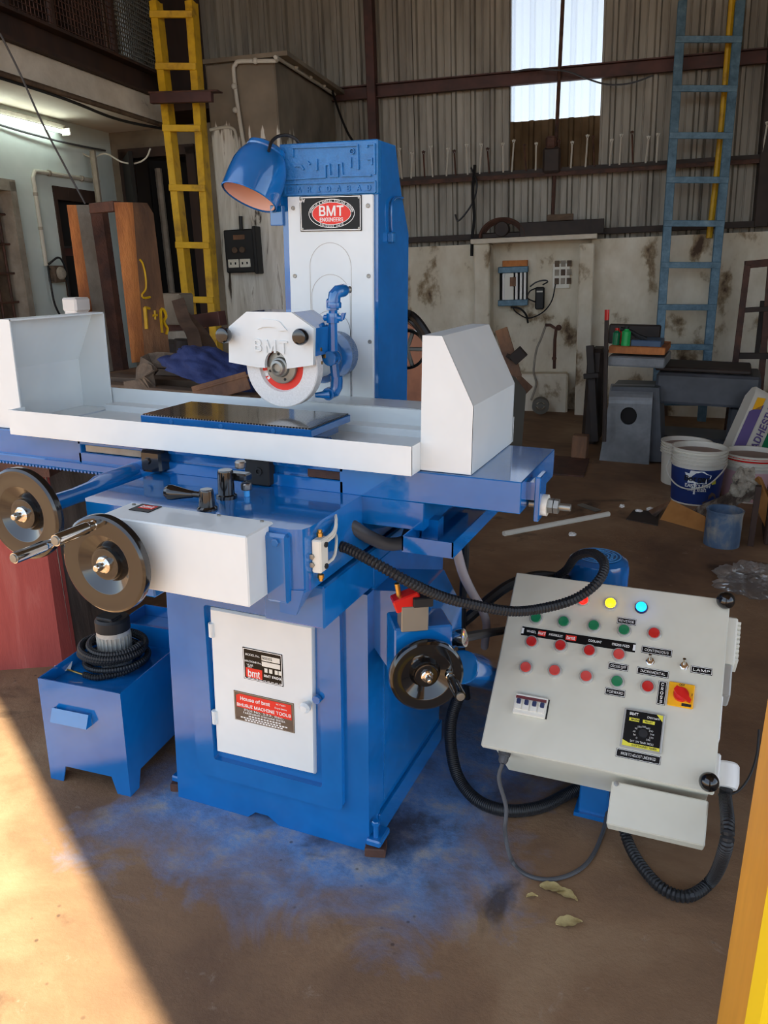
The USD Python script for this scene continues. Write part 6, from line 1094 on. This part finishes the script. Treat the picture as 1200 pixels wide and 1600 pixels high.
cx3.part('flap', hull(cd + [p + A(.002, .006, .003) for p in cd]), 'cardboard'); cx3.part('side', hull([cd[3], cd[2], cd[3] + A(.10, .12, -.10), cd[2] + A(.10, .12, -.10), cd[3] + A(0, .004, .004), cd[2] + A(0, .004, .004)]), 'cardboard')
cx3.part('back', hull([cd[0] + A(-.03, .02, 0), cd[3], cd[0] + A(-.08, .10, .02), cd[3] + A(-.02, .09, -.04), cd[3] + A(.003, 0, .003)]), 'rust_brown')
cx3.part('corner', hull([cd[2], cd[1], cd[2] + A(.07, .02, -.02), cd[1] + A(.07, .02, 0), cd[2] + A(.0, .006, 0)]), 'cardboard')
def crumple(c_, s_, seed, amp=.6, flat=.25, n_=4):
    ic_ = trimesh.creation.icosphere(n_, 1.0); v_ = ic_.vertices * (1 + amp * (meshkit.fbm(ic_.vertices * 2.2 + seed, 3, seed) - .5) - .6 * amp * np.abs(meshkit.fbm(ic_.vertices * 4.3 + seed, 2, seed + 3) - .5))[:, None]
    v_ = v_ * np.asarray(s_, float); v_[:, 2] = np.maximum(v_[:, 2], -flat * s_[2]); return trimesh.Trimesh(v_ + np.asarray(c_, float) + A(0, 0, flat * s_[2]), ic_.faces, process=False)
grunge('rag', [(.3, (46, 36, 30)), (.5, (74, 60, 50)), (.72, (176, 164, 146))], 9., .85, bump=.4)
solo('rag_heap', 'dark paint-spotted rags heaped in front of the pink bucket', 'rags', cat(strip([A(*p) for p in [(-0.0851, 5.1, 0.0057), (-0.0245, 5.05, 0.0678), (0.0582, 5, 0.131), (0.136, 4.95, 0.2075), (0.2119, 4.95, 0.2765)]], .12, .02, (.1, .7, .6))), 'rag')
solo('spotted_rag', 'white rag with dark specks hung over the timber', 'rag', crumple((0.1722, 4.95, 0.1886), (.07, .05, .10), 11, .9, .9), 'rag_white')
solo('timber_piece', 'orange-brown timber leaning at the right edge by the tin', 'timber', seg((0.2225, 5.05, 0.2831), (0.3884, 4.7, 0.0348), .09, .03, (-.4, -1, 0)), 'cardboard')
solo('dark_crate', 'dark crate in the shadow behind the tin', 'crate', cat(box(.30, .62, 4.75, 5.1, 0, .30, .01), box(.22, .25, 4.7, 4.74, 0, .34)), 'dark_wood')
bg = thing('adhesive_bag', 'white and purple cement bag with a green panel leaning at the right edge', 'bag', A(*(0.1932, 6.2, 0.2172)) * A(1, 1, 0))
g0, g1, g2_, g3 = A(*(0.0785, 6.2, 0.2302)), A(*(0.2063, 6.4, 0.6376)), A(*(0.4174, 6.5, 0.4801)), A(*(0.359, 6.3, 0.0707))
gn = unit(np.cross(g1 - g0, g3 - g0)); gn = gn * (1 if gn[1] < 0 else -1)
gv = lambda a_, b_, d_=0.: g0 + (g3 - g0) * a_ + (g1 - g0) * b_ + gn * d_
low = lambda a_, d_=0.: gv(a_, -1.1, d_)
bg.part('sack', hull([gv(a_, b_, d_) for a_ in (0, .5, 1) for b_, d0_ in ((-1.05, .01), (-.9, .05), (.9, .05), (1.02, .01)) for d_ in (d0_ if a_ == .5 else d0_ * .6, -.10 if b_ > -1 and b_ < 1 else -.05)]), 'bucket_white')
def bagp(name, pts, mat, d_=.051): bg.part(name, cat(hull([gv(a_, b_, d_ * (.62 + .76 * min(a_, 1 - a_)) + e_ - .002) for a_, b_ in pts for e_ in (.006, .010)])), mat)
bagp('purple_panel', [(.04, .02), (.04, .62), (.26, .80), (.26, .02)], 'purple_print'); bagp('green_panel', [(.58, .02), (.58, .50), (.98, .52), (.98, .02)], 'green_button'); bagp('yellow_panel', [(.58, .50), (.58, .60), (.98, .60), (.98, .52)], 'yellow_plastic'); bagp('blue_panel', [(.62, -.4), (.62, .04), (.98, .22), (.98, -.4)], 'navy_plastic'); bagp('orange_badge', [(.08, .66), (.08, .86), (.24, .90), (.24, .72)], 'yellow_plastic')
bg.part('lettering', text('TILE ADHESIVE', gv(.42, .32, .064), g1 - g0, -(g3 - g0) + (g1 - g0) * ((g3 - g0) @ (g1 - g0)) / ((g1 - g0) @ (g1 - g0)), .05, .002, True), 'purple_print')
MATS['clear_film'] = usdkit.material(stage, '/World/Looks/clear_film', {'t': ('transparent_bsdf', {'color': (.86, .84, .82)}), 'g': ('glossy_bsdf', {'color': (.8, .8, .8), 'roughness': .25}), 'd': ('diffuse_bsdf', {'color': (.5, .47, .44)}), 'm': ('mix_closure', {'fac': .35}), 'x': ('mix_closure', {'fac': .26})}, [('g.BSDF', 'm.closure1'), ('d.BSDF', 'm.closure2'), ('t.BSDF', 'x.closure1'), ('m.closure', 'x.closure2')], surface='x.closure')
solo('plastic_sheet', 'crumpled clear plastic sheet on the floor by the tin', 'plastic sheet', cat(crumple(A(*(0.2438, 4.087, 0)), (.17, .16, .10), 23, 1.0, .12)), 'clear_film', smooth=20)
# small things on the floor
def fl(name, label, c_, mesh, mat): return solo(name, label, c_, mesh, mat)
fl('plastic_pipe', 'length of cream plastic pipe lying on the floor', 'pipe', tube([A(*(-1.063, 4.35, 0.012)), A(*(-0.5655, 4.975, 0.012))], .016, 14, smooth=False), 'cream_plastic')
pq = A(*(-0.9971, 6.457, 0)); fl('brick', 'old brick standing on end on the iron plate', 'brick', box(pq[0] - .06, pq[0] + .06, pq[1] - .05, pq[1] + .05, .012, .19, .006), 'rust_brown')
fl('iron_plate', 'flat rusty plate on the floor under the brick', 'plate', prism([(p[0], p[1]) for p in [(-1.179, 6.428, 0), (-0.915, 6.444, 0), (-0.863, 5.86, 0), (-1.092, 5.843, 0), (-1.178, 6.171, 0)]], (0, 0, 0), (1, 0, 0), (0, 1, 0), .012), 'rust_dark')
a_ = A(*(-0.6844, 5.094, 0.006)); fl('metal_scrap', 'small grey strip of scrap above the plastic pipe', 'scrap', seg((-0.7677, 5.136, 0.006), (-0.6364, 5.039, 0.006), .05, .01, (0, 0, 1)), 'dull_steel')
fl('dark_sheet', 'dark scrap of sheet left of the cardboard flap', 'scrap', prism([(p[0], p[1]) for p in [(-0.435, 5.146, 0), (-0.2842, 5.18, 0), (-0.2666, 4.879, 0), (-0.4567, 4.935, 0)]], (0, 0, 0), (1, 0, 0), (0, 1, 0), .006), 'dark_oxide')
for k, (p, lab) in enumerate(zip([(-0.3361, 5.202, 0), (-0.4023, 5.13, 0), (-0.7049, 4.515, 0), (-0.5124, 5.204, 0)], ('white crumb beside the cardboard flap', 'small pale crumb on the dark scrap of sheet', 'pale chip just below the plastic pipe', 'tiny pale chip above the dark scrap of sheet'))):
    fl('paper_scrap', lab, 'scrap', crumple(A(*p), (.03 - .004 * k, .025, .014), 31 + k, .9, .3, 2), 'white_print')
grunge('leaf_dry', [(.3, (150, 128, 78)), (.7, (196, 176, 120))], 30., .8)
def leaf(p, ang, L, label):
    d_, s_ = A(math.cos(ang), math.sin(ang), 0), A(-math.sin(ang), math.cos(ang), 0); c_ = A(*p); V = []; n_ = 9
    for i in range(n_):
        x = i / (n_ - 1); w = (.62 if i % 3 else .5) * math.sin(math.pi * (x * .92 + .04) ** .8) * L; z = .003 + .004 * math.sin(math.pi * x)
        V += [c_ + d_ * x * L + s_ * w / 2 + A(0, 0, z + .003), c_ + d_ * x * L + A(0, 0, z), c_ + d_ * x * L - s_ * w / 2 + A(0, 0, z + .006)]
    F = []
    for i in range(n_ - 1):
        for k in (0, 1): a0 = 3 * i + k; F += [[a0, a0 + 1, a0 + 4], [a0, a0 + 4, a0 + 3]]
    fl('dry_leaf', label, 'leaf', trimesh.Trimesh(np.array(V), np.array(F), process=False), 'leaf_dry')
leaf((-0.2834, 1.707, 0), .1, .065, 'dry yellow leaf, leftmost of the pair under the cord'); leaf((-0.2438, 1.71, 0), -.3, .06, 'dry yellow leaf right of the first under the cord'); leaf((-0.2218, 1.599, 0), .5, .065, 'single dry leaf lying lowest on the floor'); leaf((-0.3056, 1.656, 0), .5, .03, 'tiny dry leaf left of the pair')
# behind the column: cable drum, hose loop and a brown panel
solo('brown_panel', 'reddish brown board standing behind the column', 'board', yp_([A(*p) for p in [(-1.304, 3.3, 1.264), (-1.252, 3.3, 1.239), (-1.159, 3.3, 1.179), (-1.101, 3.3, 0.8362)]] + [A((-1.101, 3.3, 0.8362)[0], 0, 0), A((-1.301, 3.3, 0.8211)[0], 0, 0)], 3.3, .03), 'rust_leather')
wc = A(*(-1.052, 2.75, 1.2)); dr_ = thing('belt_pulley', 'black spoked pulley behind the column', 'pulley', wc)
dr_.part('rim', lathe([(.060, -.02), (.070, -.02), (.066, 0), (.070, .02), (.060, .02), (.060, -.02)], wc, (.3, -1, 0), 32), 'black_gloss')
for a in range(5): dr_.part('spoke', seg(wc, wc + (A(math.cos(a * 1.256), .3 * math.cos(a * 1.256), math.sin(a * 1.256))) * .062, .014, .012, (.3, -1, 0)), 'dull_steel')
solo('hydraulic_hose', 'pair of thick black hoses arching out from behind the column', 'hose', cat(tube([(-1.008, 2.45, 1.328), (-1.028, 2.6, 1.333), (-1.032, 2.7, 1.325), (-1.001, 2.7, 1.307), (-0.9727, 2.7, 1.275), (-0.9487, 2.7, 1.238), (-0.9289, 2.7, 1.178), (-0.9166, 2.7, 1.046)], .015), tube([(-1.008, 2.45, 1.322), (-1.036, 2.62, 1.321), (-1.053, 2.75, 1.309), (-1.024, 2.75, 1.288), (-1, 2.75, 1.258), (-0.9754, 2.75, 1.215), (-0.9551, 2.75, 1.149)], .011)), 'rubber')

GROUPS = {'paint_bucket': 'paint buckets at the right edge', 'wood_plank': 'planks on the scrap bench', 'dry_leaf': 'dry leaves on the floor', 'hydraulic_hose': 'black hydraulic hoses', 'conduit': 'conduit pipes on the walls',
          'hanging_wire': 'wires hanging on the walls', 'steel_beam': 'upright rusty beams', 'sheet_offcut': 'steel offcuts before the niche', 'paper_scrap': 'pale crumbs on the floor', 'steel_bar': 'loose bars on the scrap bench', 'bottle': 'bottles in the tool tray', 'cable_hose': 'corrugated cable hoses'}
for pr in stage.GetPrimAtPath('/World').GetChildren():
    base = pr.GetName().rsplit('_', 1)[0] if pr.GetName()[-3:].isdigit() else pr.GetName()
    if base in GROUPS: pr.SetCustomDataByKey('group', GROUPS[base])
